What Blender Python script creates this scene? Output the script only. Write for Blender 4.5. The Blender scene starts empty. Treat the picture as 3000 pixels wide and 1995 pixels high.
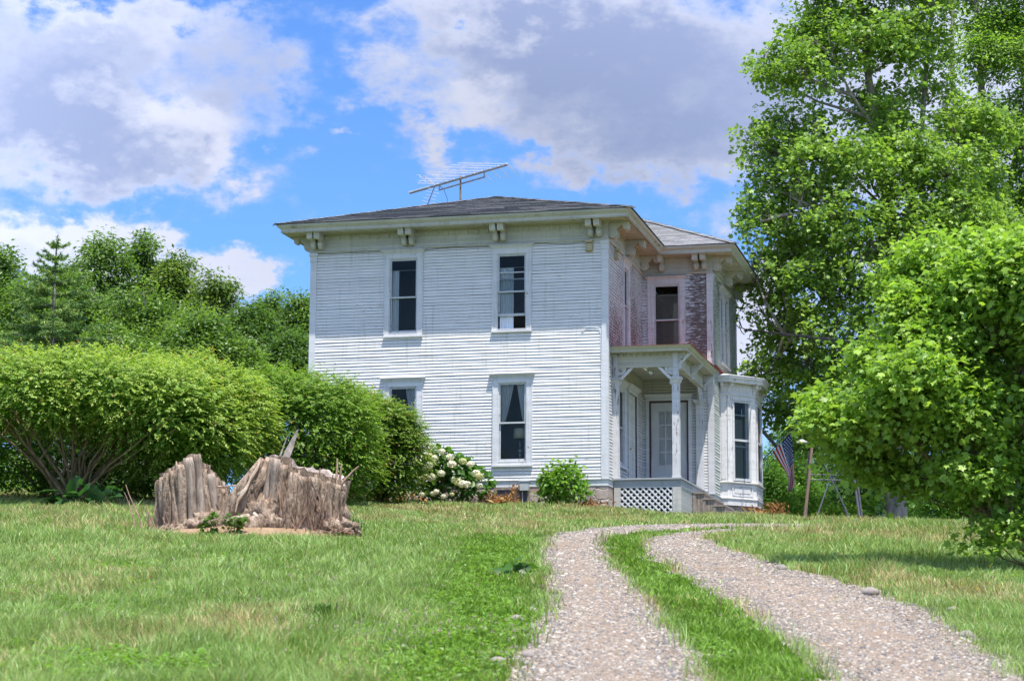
import bpy, math, random
import numpy as np
from mathutils import Vector, Matrix

random.seed(7)
RNG = np.random.default_rng(11)
SC = bpy.context.scene
COL = SC.collection
PI = math.pi

# ------------------------------------------------------------------ helpers
def setp(o, label=None, cat=None, group=None, kind=None):
    if label: o['label'] = label
    if cat: o['category'] = cat
    if group: o['group'] = group
    if kind: o['kind'] = kind
    return o

def empty(name, loc, label, cat, group=None, rz=0.0):
    o = bpy.data.objects.new(name, None)
    o.location = loc
    o.rotation_euler = (0, 0, rz)
    o.empty_display_size = 0.3
    COL.objects.link(o)
    return setp(o, label, cat, group)

class MB:
    """collects polygons of one mesh object"""
    def __init__(self):
        self.v = []; self.f = []; self.mi = []; self.uv = []
        self.m = 0
    def add(self, verts, faces, uvs=None):
        b = len(self.v)
        self.v.extend([tuple(p) for p in verts])
        for i, f in enumerate(faces):
            self.f.append(tuple(b + k for k in f)); self.mi.append(self.m)
            self.uv.append(uvs[i] if uvs else None)
    def box8(self, c):
        self.add(c, [(0, 3, 2, 1), (4, 5, 6, 7), (0, 1, 5, 4), (1, 2, 6, 5), (2, 3, 7, 6), (3, 0, 4, 7)])
    def box(self, x0, x1, y0, y1, z0, z1):
        self.box8([(x0, y0, z0), (x1, y0, z0), (x1, y1, z0), (x0, y1, z0), (x0, y0, z1), (x1, y0, z1), (x1, y1, z1), (x0, y1, z1)])
    def tube(self, pts, rad, sides=6, cap=True):
        pts = [Vector(p) for p in pts]
        n = len(pts)
        if not hasattr(rad, '__len__'): rad = [rad] * n
        t0 = (pts[1] - pts[0]).normalized()
        ref = Vector((0, 0, 1)) if abs(t0.z) < .9 else Vector((1, 0, 0))
        a = t0.cross(ref).normalized()
        vs = []
        for i in range(n):
            t = (pts[min(i + 1, n - 1)] - pts[max(i - 1, 0)]).normalized()
            a = (a - t * a.dot(t)).normalized()
            b = t.cross(a)
            for k in range(sides):
                th = 2 * PI * k / sides
                vs.append(pts[i] + (a * math.cos(th) + b * math.sin(th)) * rad[i])
        fs = []
        for i in range(n - 1):
            for k in range(sides):
                k2 = (k + 1) % sides
                fs.append((i * sides + k, i * sides + k2, (i + 1) * sides + k2, (i + 1) * sides + k))
        if cap:
            fs.append(tuple(range(sides - 1, -1, -1)))
            fs.append(tuple((n - 1) * sides + k for k in range(sides)))
        self.add(vs, fs)
    def lathe(self, prof, c=(0, 0, 0), sides=16):
        vs = []; fs = []
        for (r, z) in prof:
            for k in range(sides):
                th = 2 * PI * k / sides
                vs.append((c[0] + r * math.cos(th), c[1] + r * math.sin(th), c[2] + z))
        for i in range(len(prof) - 1):
            for k in range(sides):
                k2 = (k + 1) % sides
                fs.append((i * sides + k, i * sides + k2, (i + 1) * sides + k2, (i + 1) * sides + k))
        fs.append(tuple(range(sides - 1, -1, -1)))
        fs.append(tuple((len(prof) - 1) * sides + k for k in range(sides)))
        self.add(vs, fs)
    def build(self, name, mats, parent=None, smooth=False, off=None, loc=None, rz=0.0):
        me = bpy.data.meshes.new(name)
        v = self.v
        if off is not None: v = [(p[0] - off[0], p[1] - off[1], p[2] - off[2]) for p in v]
        me.from_pydata(v, [], self.f)
        if not isinstance(mats, (list, tuple)): mats = [mats]
        for m in mats: me.materials.append(m)
        if len(mats) > 1: me.polygons.foreach_set('material_index', self.mi)
        if any(u is not None for u in self.uv):
            l = me.uv_layers.new(name='UVMap')
            k = 0
            for f, u in zip(self.f, self.uv):
                for j in range(len(f)):
                    if u is not None: l.data[k].uv = u[j]
                    k += 1
        if smooth: me.polygons.foreach_set('use_smooth', [True] * len(me.polygons))
        me.update()
        o = bpy.data.objects.new(name, me)
        COL.objects.link(o)
        if parent is not None: o.parent = parent
        if loc is not None: o.location = loc
        if rz: o.rotation_euler = (0, 0, rz)
        return o

def np_mesh(name, verts, faces_k, mat, col=None, parent=None, loc=None, smooth=False):
    """verts (N,3); faces_k list of (M,k) int arrays; col (N,3) point colour"""
    me = bpy.data.meshes.new(name)
    verts = np.asarray(verts, dtype=np.float32)
    me.vertices.add(len(verts)); me.vertices.foreach_set('co', verts.ravel())
    nl = sum(f.size for f in faces_k); nf = sum(len(f) for f in faces_k)
    me.loops.add(nl); me.polygons.add(nf)
    me.loops.foreach_set('vertex_index', np.concatenate([f.ravel() for f in faces_k]).astype(np.int32))
    tot = np.concatenate([np.full(len(f), f.shape[1], dtype=np.int32) for f in faces_k])
    st = np.concatenate([[0], np.cumsum(tot)[:-1]]).astype(np.int32)
    me.polygons.foreach_set('loop_start', st)
    if smooth: me.polygons.foreach_set('use_smooth', np.ones(nf, dtype=bool))
    me.update(calc_edges=True)
    me.validate()
    if col is not None:
        a = me.attributes.new('tint', 'FLOAT_COLOR', 'POINT')
        c4 = np.ones((len(verts), 4), dtype=np.float32); c4[:, :3] = col
        a.data.foreach_set('color', c4.ravel())
    me.materials.append(mat)
    o = bpy.data.objects.new(name, me)
    COL.objects.link(o)
    if parent is not None: o.parent = parent
    if loc is not None: o.location = loc
    return o

def nrm(a):
    return a / np.maximum(np.linalg.norm(a, axis=-1, keepdims=True), 1e-9)

def vnoise(x, y, s=0):
    xi = np.floor(x).astype(np.int64); yi = np.floor(y).astype(np.int64)
    fx = x - xi; fy = y - yi
    fx = fx * fx * (3 - 2 * fx); fy = fy * fy * (3 - 2 * fy)
    def h(a, b):
        n = (a * 374761393 + b * 668265263 + s * 1442695041) & 0xffffffff
        n = ((n ^ (n >> 13)) * 1274126177) & 0xffffffff
        return ((n ^ (n >> 16)) & 0xffff) / 65535.0
    return (h(xi, yi) * (1 - fx) + h(xi + 1, yi) * fx) * (1 - fy) + (h(xi, yi + 1) * (1 - fx) + h(xi + 1, yi + 1) * fx) * fy

def fbm(x, y, s=0, o=4):
    r = 0; a = .5
    for i in range(o):
        r = r + a * vnoise(x * 2 ** i, y * 2 ** i, s + i); a *= .5
    return r

# ------------------------------------------------------------------ materials
def new_mat(name):
    m = bpy.data.materials.new(name); m.use_nodes = True
    nt = m.node_tree
    for n in list(nt.nodes): nt.nodes.remove(n)
    out = nt.nodes.new('ShaderNodeOutputMaterial')
    return m, nt, out

def N(nt, t, **kw):
    n = nt.nodes.new(t)
    for k, v in kw.items():
        if k in ('operation', 'blend_type', 'data_type', 'noise_dimensions', 'feature', 'distance', 'attribute_name', 'mode', 'wave_type', 'bands_direction', 'interpolation_type', 'vector_type', 'clamp', 'use_clamp'):
            setattr(n, k, v)
        else:
            n.inputs[k.replace('_', ' ')].default_value = v
    return n

def ramp(nt, src, stops):
    r = nt.nodes.new('ShaderNodeValToRGB')
    e = r.color_ramp.elements
    while len(e) > 1: e.remove(e[0])
    e[0].position = stops[0][0]; e[0].color = (*stops[0][1], 1)
    for p, c in stops[1:]:
        x = e.new(p); x.color = (*c, 1)
    nt.links.new(src, r.inputs[0])
    return r.outputs[0]

def mix(nt, fac, a, b):
    m = nt.nodes.new('ShaderNodeMix'); m.data_type = 'RGBA'
    for s, v in ((0, fac), (6, a), (7, b)):
        if isinstance(v, (int, float)): m.inputs[s].default_value = v
        elif isinstance(v, (tuple, list)): m.inputs[s].default_value = (*v, 1)
        else: nt.links.new(v, m.inputs[s])
    return m.outputs[2]

def mul(nt, a, b):
    m = nt.nodes.new('ShaderNodeMix'); m.data_type = 'RGBA'; m.blend_type = 'MULTIPLY'; m.inputs[0].default_value = 1
    nt.links.new(a, m.inputs[6]); nt.links.new(b, m.inputs[7])
    return m.outputs[2]

def coords(nt, scale=(1, 1, 1), kind='Object'):
    tc = nt.nodes.new('ShaderNodeTexCoord')
    mp = nt.nodes.new('ShaderNodeMapping')
    mp.inputs['Scale'].default_value = scale
    nt.links.new(tc.outputs[kind], mp.inputs[0])
    return mp.outputs[0]

def noise(nt, vec, scale, detail=4, rough=.55, dist=0):
    n = nt.nodes.new('ShaderNodeTexNoise')
    n.inputs['Scale'].default_value = scale; n.inputs['Detail'].default_value = detail
    n.inputs['Roughness'].default_value = rough; n.inputs['Distortion'].default_value = dist
    nt.links.new(vec, n.inputs['Vector'])
    return n.outputs[0]

def principled(nt, out, base, rough=.6, spec=.3, metal=0, bump=None, bstr=.3, bdist=.01):
    p = nt.nodes.new('ShaderNodeBsdfPrincipled')
    if isinstance(base, (tuple, list)): p.inputs['Base Color'].default_value = (*base, 1)
    else: nt.links.new(base, p.inputs['Base Color'])
    if isinstance(rough, (int, float)): p.inputs['Roughness'].default_value = rough
    else: nt.links.new(rough, p.inputs['Roughness'])
    p.inputs['Specular IOR Level'].default_value = spec
    p.inputs['Metallic'].default_value = metal
    if bump is not None:
        b = nt.nodes.new('ShaderNodeBump'); b.inputs['Strength'].default_value = bstr; b.inputs['Distance'].default_value = bdist
        nt.links.new(bump, b.inputs['Height']); nt.links.new(b.outputs[0], p.inputs['Normal'])
    nt.links.new(p.outputs[0], out.inputs[0])
    return p

def paint(name, base=(.72, .73, .755), wood=(.16, .115, .10), peel=.3, stretch=(1.2, 1.2, 9), soft=.05, stain=.3, rust=True, region=None, bumps=.4):
    """old white paint that flakes off along the grain down to grey brown wood"""
    m, nt, out = new_mat(name)
    v = coords(nt, stretch)
    v1 = coords(nt)
    n1 = noise(nt, v, 3.2, 8, .68)
    n2 = noise(nt, v1, .7, 3, .5)
    a = nt.nodes.new('ShaderNodeMath'); a.operation = 'MULTIPLY_ADD'
    nt.links.new(n2, a.inputs[0]); a.inputs[1].default_value = .35; nt.links.new(n1, a.inputs[2])
    src = a.outputs[0]
    if region:                                   # stronger weathering towards one end of the wall
        ax, lo, hi, amt = region
        sx = nt.nodes.new('ShaderNodeSeparateXYZ'); nt.links.new(v1, sx.inputs[0])
        mr = nt.nodes.new('ShaderNodeMapRange')
        nt.links.new(sx.outputs[ax], mr.inputs[0])
        mr.inputs[1].default_value = lo; mr.inputs[2].default_value = hi; mr.inputs[3].default_value = 0; mr.inputs[4].default_value = amt
        b = nt.nodes.new('ShaderNodeMath'); b.operation = 'SUBTRACT'
        nt.links.new(src, b.inputs[0]); nt.links.new(mr.outputs[0], b.inputs[1]); src = b.outputs[0]
    mask = ramp(nt, src, [(max(peel - soft, 0.0), (1, 1, 1)), (peel + soft, (0, 0, 0))])
    n3 = noise(nt, v, 1.1, 5, .6)
    dirt = ramp(nt, n3, [(.35, tuple(c * (1 - .22 * stain) for c in base)), (.65, base)])
    dirt2 = mix(nt, .25 * stain, dirt, ramp(nt, noise(nt, v1, 5, 4, .6), [(.3, (.5, .5, .42)), (.7, base)]))
    bt = noise(nt, coords(nt, (.22, .22, 12.35)), 1.0, 1, .5)
    dirt2 = mix(nt, .8, dirt2, mul(nt, dirt2, ramp(nt, bt, [(.3, (.88, .88, .88)), (.7, (1.04, 1.04, 1.04))])))
    sk = noise(nt, coords(nt, (6, 6, .45)), 1.6, 5, .6)
    dirt2 = mul(nt, dirt2, ramp(nt, sk, [(.30, (.84, .83, .79)), (.44, (1, 1, 1))]))
    wv = noise(nt, coords(nt, (stretch[0] * 3, stretch[1] * 3, stretch[2] * 4)), 4, 5, .6)
    wcol = ramp(nt, wv, [(.3, tuple(c * .6 for c in wood)), (.55, wood), (.75, tuple(min(1, c * 1.9) for c in wood))])
    c = mix(nt, mask, dirt2, wcol)
    if rust:
        vo = nt.nodes.new('ShaderNodeTexVoronoi'); vo.inputs['Scale'].default_value = 1.7
        nt.links.new(coords(nt, (1, 1, 1.6)), vo.inputs['Vector'])
        rm = ramp(nt, vo.outputs['Distance'], [(.012, (1, 1, 1)), (.045, (0, 0, 0))])
        c = mix(nt, rm, c, (.42, .2, .06))
    principled(nt, out, c, .62, .25, bump=mask, bstr=bumps, bdist=-.004)
    return m

def simple(name, base, rough=.6, var=.12, scale=6, spec=.3, metal=0, stretch=(1, 1, 1), bump=.2):
    m, nt, out = new_mat(name)
    n = noise(nt, coords(nt, stretch), scale, 5, .6)
    c = ramp(nt, n, [(.3, tuple(x * (1 - var) for x in base)), (.7, tuple(min(1, x * (1 + var)) for x in base))])
    principled(nt, out, c, rough, spec, metal, bump=n, bstr=bump, bdist=.01)
    return m

def leaf_mat(name, trans=.45, rough=.42, spec=.4, tmul=(1.3, 1.35, .7)):
    m, nt, out = new_mat(name)
    at = nt.nodes.new('ShaderNodeAttribute'); at.attribute_name = 'tint'
    p = nt.nodes.new('ShaderNodeBsdfPrincipled')
    nt.links.new(at.outputs[0], p.inputs['Base Color'])
    p.inputs['Roughness'].default_value = rough; p.inputs['Specular IOR Level'].default_value = spec
    t = nt.nodes.new('ShaderNodeBsdfTranslucent')
    mm = nt.nodes.new('ShaderNodeMix'); mm.data_type = 'RGBA'; mm.blend_type = 'MULTIPLY'; mm.inputs[0].default_value = 1
    nt.links.new(at.outputs[0], mm.inputs[6]); mm.inputs[7].default_value = (*tmul, 1)
    nt.links.new(mm.outputs[2], t.inputs[0])
    ms = nt.nodes.new('ShaderNodeMixShader'); ms.inputs[0].default_value = trans
    nt.links.new(p.outputs[0], ms.inputs[1]); nt.links.new(t.outputs[0], ms.inputs[2])
    nt.links.new(ms.outputs[0], out.inputs[0])
    return m

def glass_mat(name, tint=(.82, .85, .84), refl=.35):
    m, nt, out = new_mat(name)
    tr = nt.nodes.new('ShaderNodeBsdfTransparent'); tr.inputs[0].default_value = (*tint, 1)
    gl = nt.nodes.new('ShaderNodeBsdfGlossy'); gl.inputs['Roughness'].default_value = .03; gl.inputs[0].default_value = (.50, .47, .42, 1)
    lw = nt.nodes.new('ShaderNodeFresnel'); lw.inputs[0].default_value = 1.5
    nb = nt.nodes.new('ShaderNodeBump'); nb.inputs['Strength'].default_value = .15; nb.inputs['Distance'].default_value = .01
    nt.links.new(noise(nt, coords(nt), 2.2, 2, .5), nb.inputs['Height'])
    nt.links.new(nb.outputs[0], gl.inputs['Normal'])
    mu = nt.nodes.new('ShaderNodeMath'); mu.operation = 'MULTIPLY'; mu.inputs[1].default_value = 1.0
    nt.links.new(lw.outputs[0], mu.inputs[0])
    ms = nt.nodes.new('ShaderNodeMixShader')
    nt.links.new(mu.outputs[0], ms.inputs[0]); nt.links.new(tr.outputs[0], ms.inputs[1]); nt.links.new(gl.outputs[0], ms.inputs[2])
    nt.links.new(ms.outputs[0], out.inputs[0])
    return m

M = {}
M['front'] = paint('white_siding', base=(.77, .755, .74), peel=.50, rust=True, stain=.6, stretch=(1.6, 1.6, 10))
M['sidewall'] = paint('flaking_siding', peel=.59, soft=.06, stain=.6, wood=(.165, .13, .11), stretch=(2.4,2.4,11), region=(2, 5.8, 4.2, .10))
M['wingwall'] = paint('bare_siding', peel=.575, soft=.05, stain=.6, wood=(.165, .13, .115), stretch=(2.4,2.4,11), region=(0, 1.0, 1.5, .15))
M['porchwall'] = paint('porch_siding', base=(.64, .63, .60), peel=.46, stain=.5)
M['wingside'] = paint('green_grey_siding', base=(.56, .60, .56), peel=.56, soft=.05, stain=.7, wood=(.15, .13, .11), stretch=(2.4,2.4,11), region=(2, 2.2, 5.2, .10))
M['trim'] = paint('white_trim', base=(.67, .67, .685), peel=.485, stretch=(2, 2, 2), stain=.4, rust=False)
M['trimv'] = paint('worn_white_trim', base=(.64, .63, .64), peel=.535, stretch=(6, 6, 1), stain=.5, rust=False)
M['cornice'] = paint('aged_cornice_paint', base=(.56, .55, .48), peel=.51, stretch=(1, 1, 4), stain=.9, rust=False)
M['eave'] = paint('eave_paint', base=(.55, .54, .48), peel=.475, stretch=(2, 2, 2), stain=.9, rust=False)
M['bay'] = paint('cracked_white_paint', base=(.72, .70, .70), peel=.55, stretch=(4, 4, 2.5), soft=.03, stain=.4, rust=False)
M['rawwood'] = simple('weathered_wood', (.27, .225, .19), .85, .5, 9, stretch=(6, 6, .7), bump=.6)
M['sash'] = paint('sash_paint', base=(.55, .57, .59), peel=.52, stretch=(4, 4, 4), stain=.5, rust=False)
M['greywood'] = paint('greyish_deck_paint', base=(.34, .36, .385), peel=.49, stretch=(1.5, 1.5, 6), stain=.5, rust=False)
M['postgrey'] = paint('cream_base_paint', base=(.49, .47, .44), peel=.26, stretch=(4, 4, 1), stain=.5, rust=False)
M['glass'] = glass_mat('window_glass')
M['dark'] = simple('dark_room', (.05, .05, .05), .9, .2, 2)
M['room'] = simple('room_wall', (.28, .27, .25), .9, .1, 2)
M['curtain'] = simple('white_curtain', (.80, .82, .86), .9, .08, 5, stretch=(8, 8, .5))
M['sheer'] = simple('grey_sheer_curtain', (.66, .66, .65), .9, .08, 5, stretch=(8, 8, .5))
M['blind'] = simple('window_blind', (.30, .30, .27), .6, .08, 5)
M['redroof'] = simple('red_roofing', (.25, .055, .042), .7, .25, 7, bump=.4)
M['metal'] = simple('grey_aluminium', (.20, .21, .23), .5, .2, 10, spec=.4, metal=.3)
M['bright_metal'] = simple('pale_aluminium', (.75, .74, .72), .35, .1, 10, spec=.5, metal=.6)
M['rusty'] = simple('rusty_mast', (.22, .15, .11), .7, .4, 12)
M['beige'] = simple('beige_plastic', (.42, .36, .22), .5, .12, 6)
M['greybox'] = simple('grey_box_metal', (.42, .45, .46), .5, .08, 6)
M['black'] = simple('black_cable', (.025, .025, .028), .6, .2, 8)
M['brownjamb'] = simple('brown_jamb', (.075, .04, .03), .6, .2, 8)
M['doorwhite'] = simple('white_door', (.56, .55, .52), .55, .05, 3)
M['plastic'] = None
M['brass'] = simple('brass', (.5, .36, .12), .35, .1, 8, metal=.8)
M['pewter'] = simple('pewter', (.32, .36, .34), .35, .1, 8, metal=.6)
M['shade'] = simple('cream_lamp_shade', (.62, .56, .40), .8, .06, 30, stretch=(30, 30, 1))
M['darksteel'] = simple('dark_steel', (.10, .10, .12), .5, .2, 8)
M['greysteel'] = simple('grey_steel', (.33, .33, .35), .5, .2, 8)
M['polewood'] = simple('pole_wood', (.24, .165, .12), .85, .4, 7, stretch=(8, 8, .6), bump=.5)
M['flagred'] = simple('flag_red', (.55, .03, .045), .8, .06, 3)
M['flagwhite'] = simple('flag_white', (.80, .80, .82), .8, .05, 3)
M['flagblue'] = simple('flag_blue', (.03, .05, .19), .8, .06, 3)
M['lampglass'] = simple('silvered_bulb', (.75, .78, .80), .12, .03, 3, spec=.8, metal=.7)
M['stone'] = simple('pale_stone', (.27, .235, .21), .85, .25, 5, bump=.5)
M['petal'] = leaf_mat('petal', .25, .7, .1, (1.1, 1.1, .9))
M['leaf'] = leaf_mat('leaf')
M['grass'] = leaf_mat('grass_blade', .35, .5, .25)
M['needle'] = leaf_mat('needle', .12, .5, .3)
M['dry'] = leaf_mat('dry_leaf', .25, .8, .1, (1.2, 1, .8))

def bark(name, a, b, scale=5, zs=.35, strength=.8, dist=.03):
    m, nt, out = new_mat(name)
    v = coords(nt, (1, 1, zs))
    n = noise(nt, v, scale, 8, .68, .4)
    n2 = noise(nt, coords(nt), scale * .5, 4, .6)
    c = ramp(nt, n, [(.32, tuple(x * .35 for x in a)), (.45, a), (.62, b), (.75, tuple(min(1, x * 1.25) for x in b))])
    c = mix(nt, .35, c, ramp(nt, n2, [(.3, a), (.7, b)]))
    principled(nt, out, c, .9, .1, bump=n, bstr=strength, bdist=dist)
    return m
M['bark'] = bark('maple_bark', (.18, .15, .125), (.38, .335, .29), 7, .25)
M['twig'] = bark('shrub_stem', (.13, .095, .05), (.27, .20, .11), 14, .3, .4, .01)
M['stump'] = bark('stump_bark', (.15, .12, .10), (.46, .385, .325), 9, .3, 1.0, .08)
def cracked_bark():
    m, nt, out = new_mat('old_stump_bark')
    v = coords(nt, (1, 1, .22))
    n = noise(nt, v, 10, 9, .72, .8)
    n_b = noise(nt, coords(nt, (1, 1, .45)), 22, 6, .7, .6)
    dv = nt.nodes.new('ShaderNodeMix'); dv.data_type = 'RGBA'; dv.blend_type = 'LINEAR_LIGHT'; dv.inputs[0].default_value = .16
    nn = nt.nodes.new('ShaderNodeTexNoise'); nn.inputs['Scale'].default_value = 5; nt.links.new(coords(nt), nn.inputs['Vector'])
    nt.links.new(v, dv.inputs[6]); nt.links.new(nn.outputs[1], dv.inputs[7])
    vo = nt.nodes.new('ShaderNodeTexVoronoi'); vo.feature = 'DISTANCE_TO_EDGE'; vo.inputs['Scale'].default_value = 17
    nt.links.new(dv.outputs[2], vo.inputs['Vector'])
    cr = ramp(nt, vo.outputs['Distance'], [(.0, (.35, .35, .35)), (.20, (1, 1, 1))])
    c = ramp(nt, n, [(.36, (.06, .042, .03)), (.44, (.27, .20, .145)), (.53, (.44, .345, .26)), (.66, (.66, .55, .44))])
    c = mix(nt, .25, c, ramp(nt, noise(nt, coords(nt), 2.2, 5, .6), [(.35, (.24, .18, .13)), (.65, (.52, .44, .36))]))
    c = mul(nt, c, ramp(nt, n_b, [(.36, (.40, .37, .35)), (.52, (1.05, 1.0, .98))]))
    pass
    hh = nt.nodes.new('ShaderNodeMath'); hh.operation = 'ADD'; nt.links.new(n, hh.inputs[0]); nt.links.new(n_b, hh.inputs[1])
    principled(nt, out, c, .9, .1, bump=hh.outputs[0], bstr=1.0, bdist=.05)
    return m
M['stump'] = cracked_bark()
M['stumpcut'] = bark('stump_cut_wood', (.22, .18, .16), (.47, .40, .35), 6, 1, .7, .03)
M['stumpwood'] = bark('silvered_stump_wood', (.17, .13, .10), (.47, .385, .315), 11, .14, 1.0, .05)
M['palewood'] = bark('bare_inner_wood', (.33, .24, .17), (.60, .50, .40), 8, .2, .6, .02)
M['shoot'] = bark('dead_shoot', (.24, .15, .11), (.52, .37, .27), 20, .3, .3, .01)

def stone_wall_mat():
    m, nt, out = new_mat('field_stone')
    v = coords(nt, (1, 1, 1.25))
    nv = nt.nodes.new('ShaderNodeTexNoise'); nv.inputs['Scale'].default_value = 2.0
    nt.links.new(v, nv.inputs['Vector'])
    ad = nt.nodes.new('ShaderNodeMix'); ad.data_type = 'RGBA'; ad.blend_type = 'LINEAR_LIGHT'; ad.inputs[0].default_value = .18
    nt.links.new(v, ad.inputs[6]); nt.links.new(nv.outputs[1], ad.inputs[7])
    vo = nt.nodes.new('ShaderNodeTexVoronoi'); vo.inputs['Scale'].default_value = 2.6
    nt.links.new(ad.outputs[2], vo.inputs['Vector'])
    ve = nt.nodes.new('ShaderNodeTexVoronoi'); ve.feature = 'DISTANCE_TO_EDGE'; ve.inputs['Scale'].default_value = 2.6
    nt.links.new(ad.outputs[2], ve.inputs['Vector'])
    sx = nt.nodes.new('ShaderNodeSeparateColor'); nt.links.new(vo.outputs['Color'], sx.inputs[0])
    c = ramp(nt, sx.outputs[0], [(.0, (.36, .22, .17)), (.3, (.42, .32, .26)), (.55, (.20, .20, .22)), (.75, (.46, .38, .33)), (1, (.30, .24, .21))])
    c = mix(nt, .45, c, ramp(nt, noise(nt, v, 9, 6, .7), [(.3, (.12, .1, .09)), (.7, (.52, .44, .38))]))
    e = ramp(nt, ve.outputs['Distance'], [(.02, (0, 0, 0)), (.07, (1, 1, 1))])
    c = mix(nt, e, (.40, .36, .34), c)
    principled(nt, out, c, .85, .2, bump=e, bstr=.9, bdist=.04)
    return m
M['fieldstone'] = stone_wall_mat()

def shingle_mat():
    m, nt, out = new_mat('asphalt_shingle')
    tc = nt.nodes.new('ShaderNodeTexCoord')
    br = nt.nodes.new('ShaderNodeTexBrick')
    br.inputs['Scale'].default_value = 1; br.inputs['Mortar Size'].default_value = .006
    br.inputs['Brick Width'].default_value = .3; br.inputs['Row Height'].default_value = .14; br.offset = .5
    br.inputs['Color1'].default_value = (.19, .19, .20, 1); br.inputs['Color2'].default_value = (.33, .33, .35, 1); br.inputs['Mortar'].default_value = (.035, .035, .035, 1)
    br.inputs['Bias'].default_value = 0
    nt.links.new(tc.outputs['UV'], br.inputs['Vector'])
    n = noise(nt, coords(nt), 14, 5, .7)
    n2 = noise(nt, coords(nt), .8, 4, .6)
    c = mix(nt, .35, br.outputs[0], ramp(nt, n, [(.3, (.10, .10, .11)), (.7, (.40, .40, .42))]))
    c = mix(nt, ramp(nt, n2, [(.45, (0, 0, 0)), (.7, (.45, .45, .45))]), c, (.17, .19, .15))
    principled(nt, out, c, .9, .2, bump=n, bstr=.5, bdist=.01)
    return m
M['shingle'] = shingle_mat()

def ground_mat(name, cols, scale=2.0, bump=.5):
    m, nt, out = new_mat(name)
    v = coords(nt)
    n = noise(nt, v, scale, 8, .65)
    n2 = noise(nt, v, scale * 12, 6, .7)
    c = ramp(nt, n, cols)
    c = mix(nt, .4, c, ramp(nt, n2, [(.3, tuple(x * .5 for x in cols[0][1])), (.7, tuple(min(1, x * 1.4) for x in cols[-1][1]))]))
    principled(nt, out, c, .95, .1, bump=n2, bstr=bump, bdist=.03)
    return m
M['lawn'] = ground_mat('lawn_soil', [(.3, (.055, .085, .022)), (.55, (.09, .12, .035)), (.75, (.17, .15, .075))], .8)
M['drive'] = ground_mat('gravel_bed', [(.3, (.15, .125, .105)), (.5, (.21, .17, .14)), (.72, (.29, .205, .135))], 1.2)
M['soil'] = ground_mat('bare_brown_soil', [(.3, (.17, .105, .06)), (.55, (.28, .19, .115)), (.75, (.37, .27, .18))], 2.5)

def attr_mat(name, rough=.85):
    m, nt, out = new_mat(name)
    at = nt.nodes.new('ShaderNodeAttribute'); at.attribute_name = 'tint'
    n = noise(nt, coords(nt), 60, 3, .6)
    c = mix(nt, .3, at.outputs[0], ramp(nt, n, [(.3, (.09, .08, .075)), (.7, (.40, .36, .32))]))
    principled(nt, out, c, rough, .25)
    return m
M['pebble'] = attr_mat('gravel_stone')

# ------------------------------------------------------------------ terrain
def ground(X, Y):
    X = np.asarray(X, dtype=float); Y = np.asarray(Y, dtype=float)
    def ramp_(Y):
        # smooth piecewise slope: .109 up the hill, then nearly level
        k = .7
        s1 = .079 * k * np.logaddexp(0, (Y - 52.5) / k)
        s2 = .025 * 2 * np.logaddexp(0, (Y - 63) / 2)
        s0 = .09 * 2 * np.logaddexp(0, (-Y - 6) / 2)
        return -1.6 + .109 * Y - s1 - s2 + s0
    z = ramp_(Y)
    z = z - .02 * np.clip(X, -30, 25)
    sx = np.clip((X - 1.8) / 3.2, 0, 1); sy = np.clip((Y - 45) / 6, 0, 1)
    z = z - .22 * sx * sx * (3 - 2 * sx) * sy * sy * (3 - 2 * sy)
    z = z + .20 * np.exp(-((Y - 39.3) / 1.7) ** 2) * np.clip((X - 4.6) / 3.5, 0, 1)
    z = z + .05 * (fbm(X * .25 + 3, Y * .25 + 9, 5, 3) - .44)
    return z

def gz(x, y): return float(ground(x, y))

L_OUT = [(-.18, 8), (-.12, 12), (-.05, 13.8), (.15, 17), (.30, 19.8), (.34, 23), (.36, 26.8), (.38, 30), (.5, 33.2), (.8, 35.4), (1.29, 37.3), (2.0, 39.4), (2.9, 41), (4.2, 42.2), (6, 42.9), (10, 43.6), (16, 44.2)]
L_IN = [(1.3, 8), (1.35, 12), (1.38, 14.1), (1.43, 17), (1.46, 20.2), (1.42, 23.5), (1.40, 27.2), (1.39, 30), (1.42, 32.3), (1.68, 34.4), (2.1, 36.0), (2.9, 37.9), (3.8, 39.4), (4.8, 40.6), (6.4, 41.5), (10, 42.2), (16, 42.8)]
R_IN = [(2.0, 8), (2.1, 12), (2.16, 14.2), (2.22, 17), (2.25, 20.4), (2.12, 23.5), (1.99, 27.4), (1.97, 30), (2.02, 32.4), (2.25, 34.4), (2.60, 35.9), (3.15, 37.6), (3.9, 39.1), (4.85, 40.5), (6.4, 41.45), (10, 42.15), (16, 42.75)]
R_OUT = [(3.42, 8), (3.54, 12), (3.68, 14.5), (3.98, 17.6), (4.18, 21), (4.05, 24), (3.75, 27.2), (3.5, 30), (3.33, 32.6), (3.32, 34.6), (3.5, 36.2), (4.05, 38.0), (5.1, 39.5), (6.8, 40.5), (10, 41.1), (16, 41.7)]

def resample(pl, n):
    p = np.array(pl, float); d = np.concatenate([[0], np.cumsum(np.hypot(*np.diff(p, axis=0).T))])
    # Catmull-like smoothing through dense interpolation
    t = np.linspace(0, d[-1], n)
    q = np.stack([np.interp(t, d, p[:, 0]), np.interp(t, d, p[:, 1])], 1)
    for _ in range(6):
        q[1:-1] = .25 * q[:-2] + .5 * q[1:-1] + .25 * q[2:]
    return q
T1 = (resample(L_OUT, 140), resample(L_IN, 140))
T2 = (resample(R_IN, 140), resample(R_OUT, 140))

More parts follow.
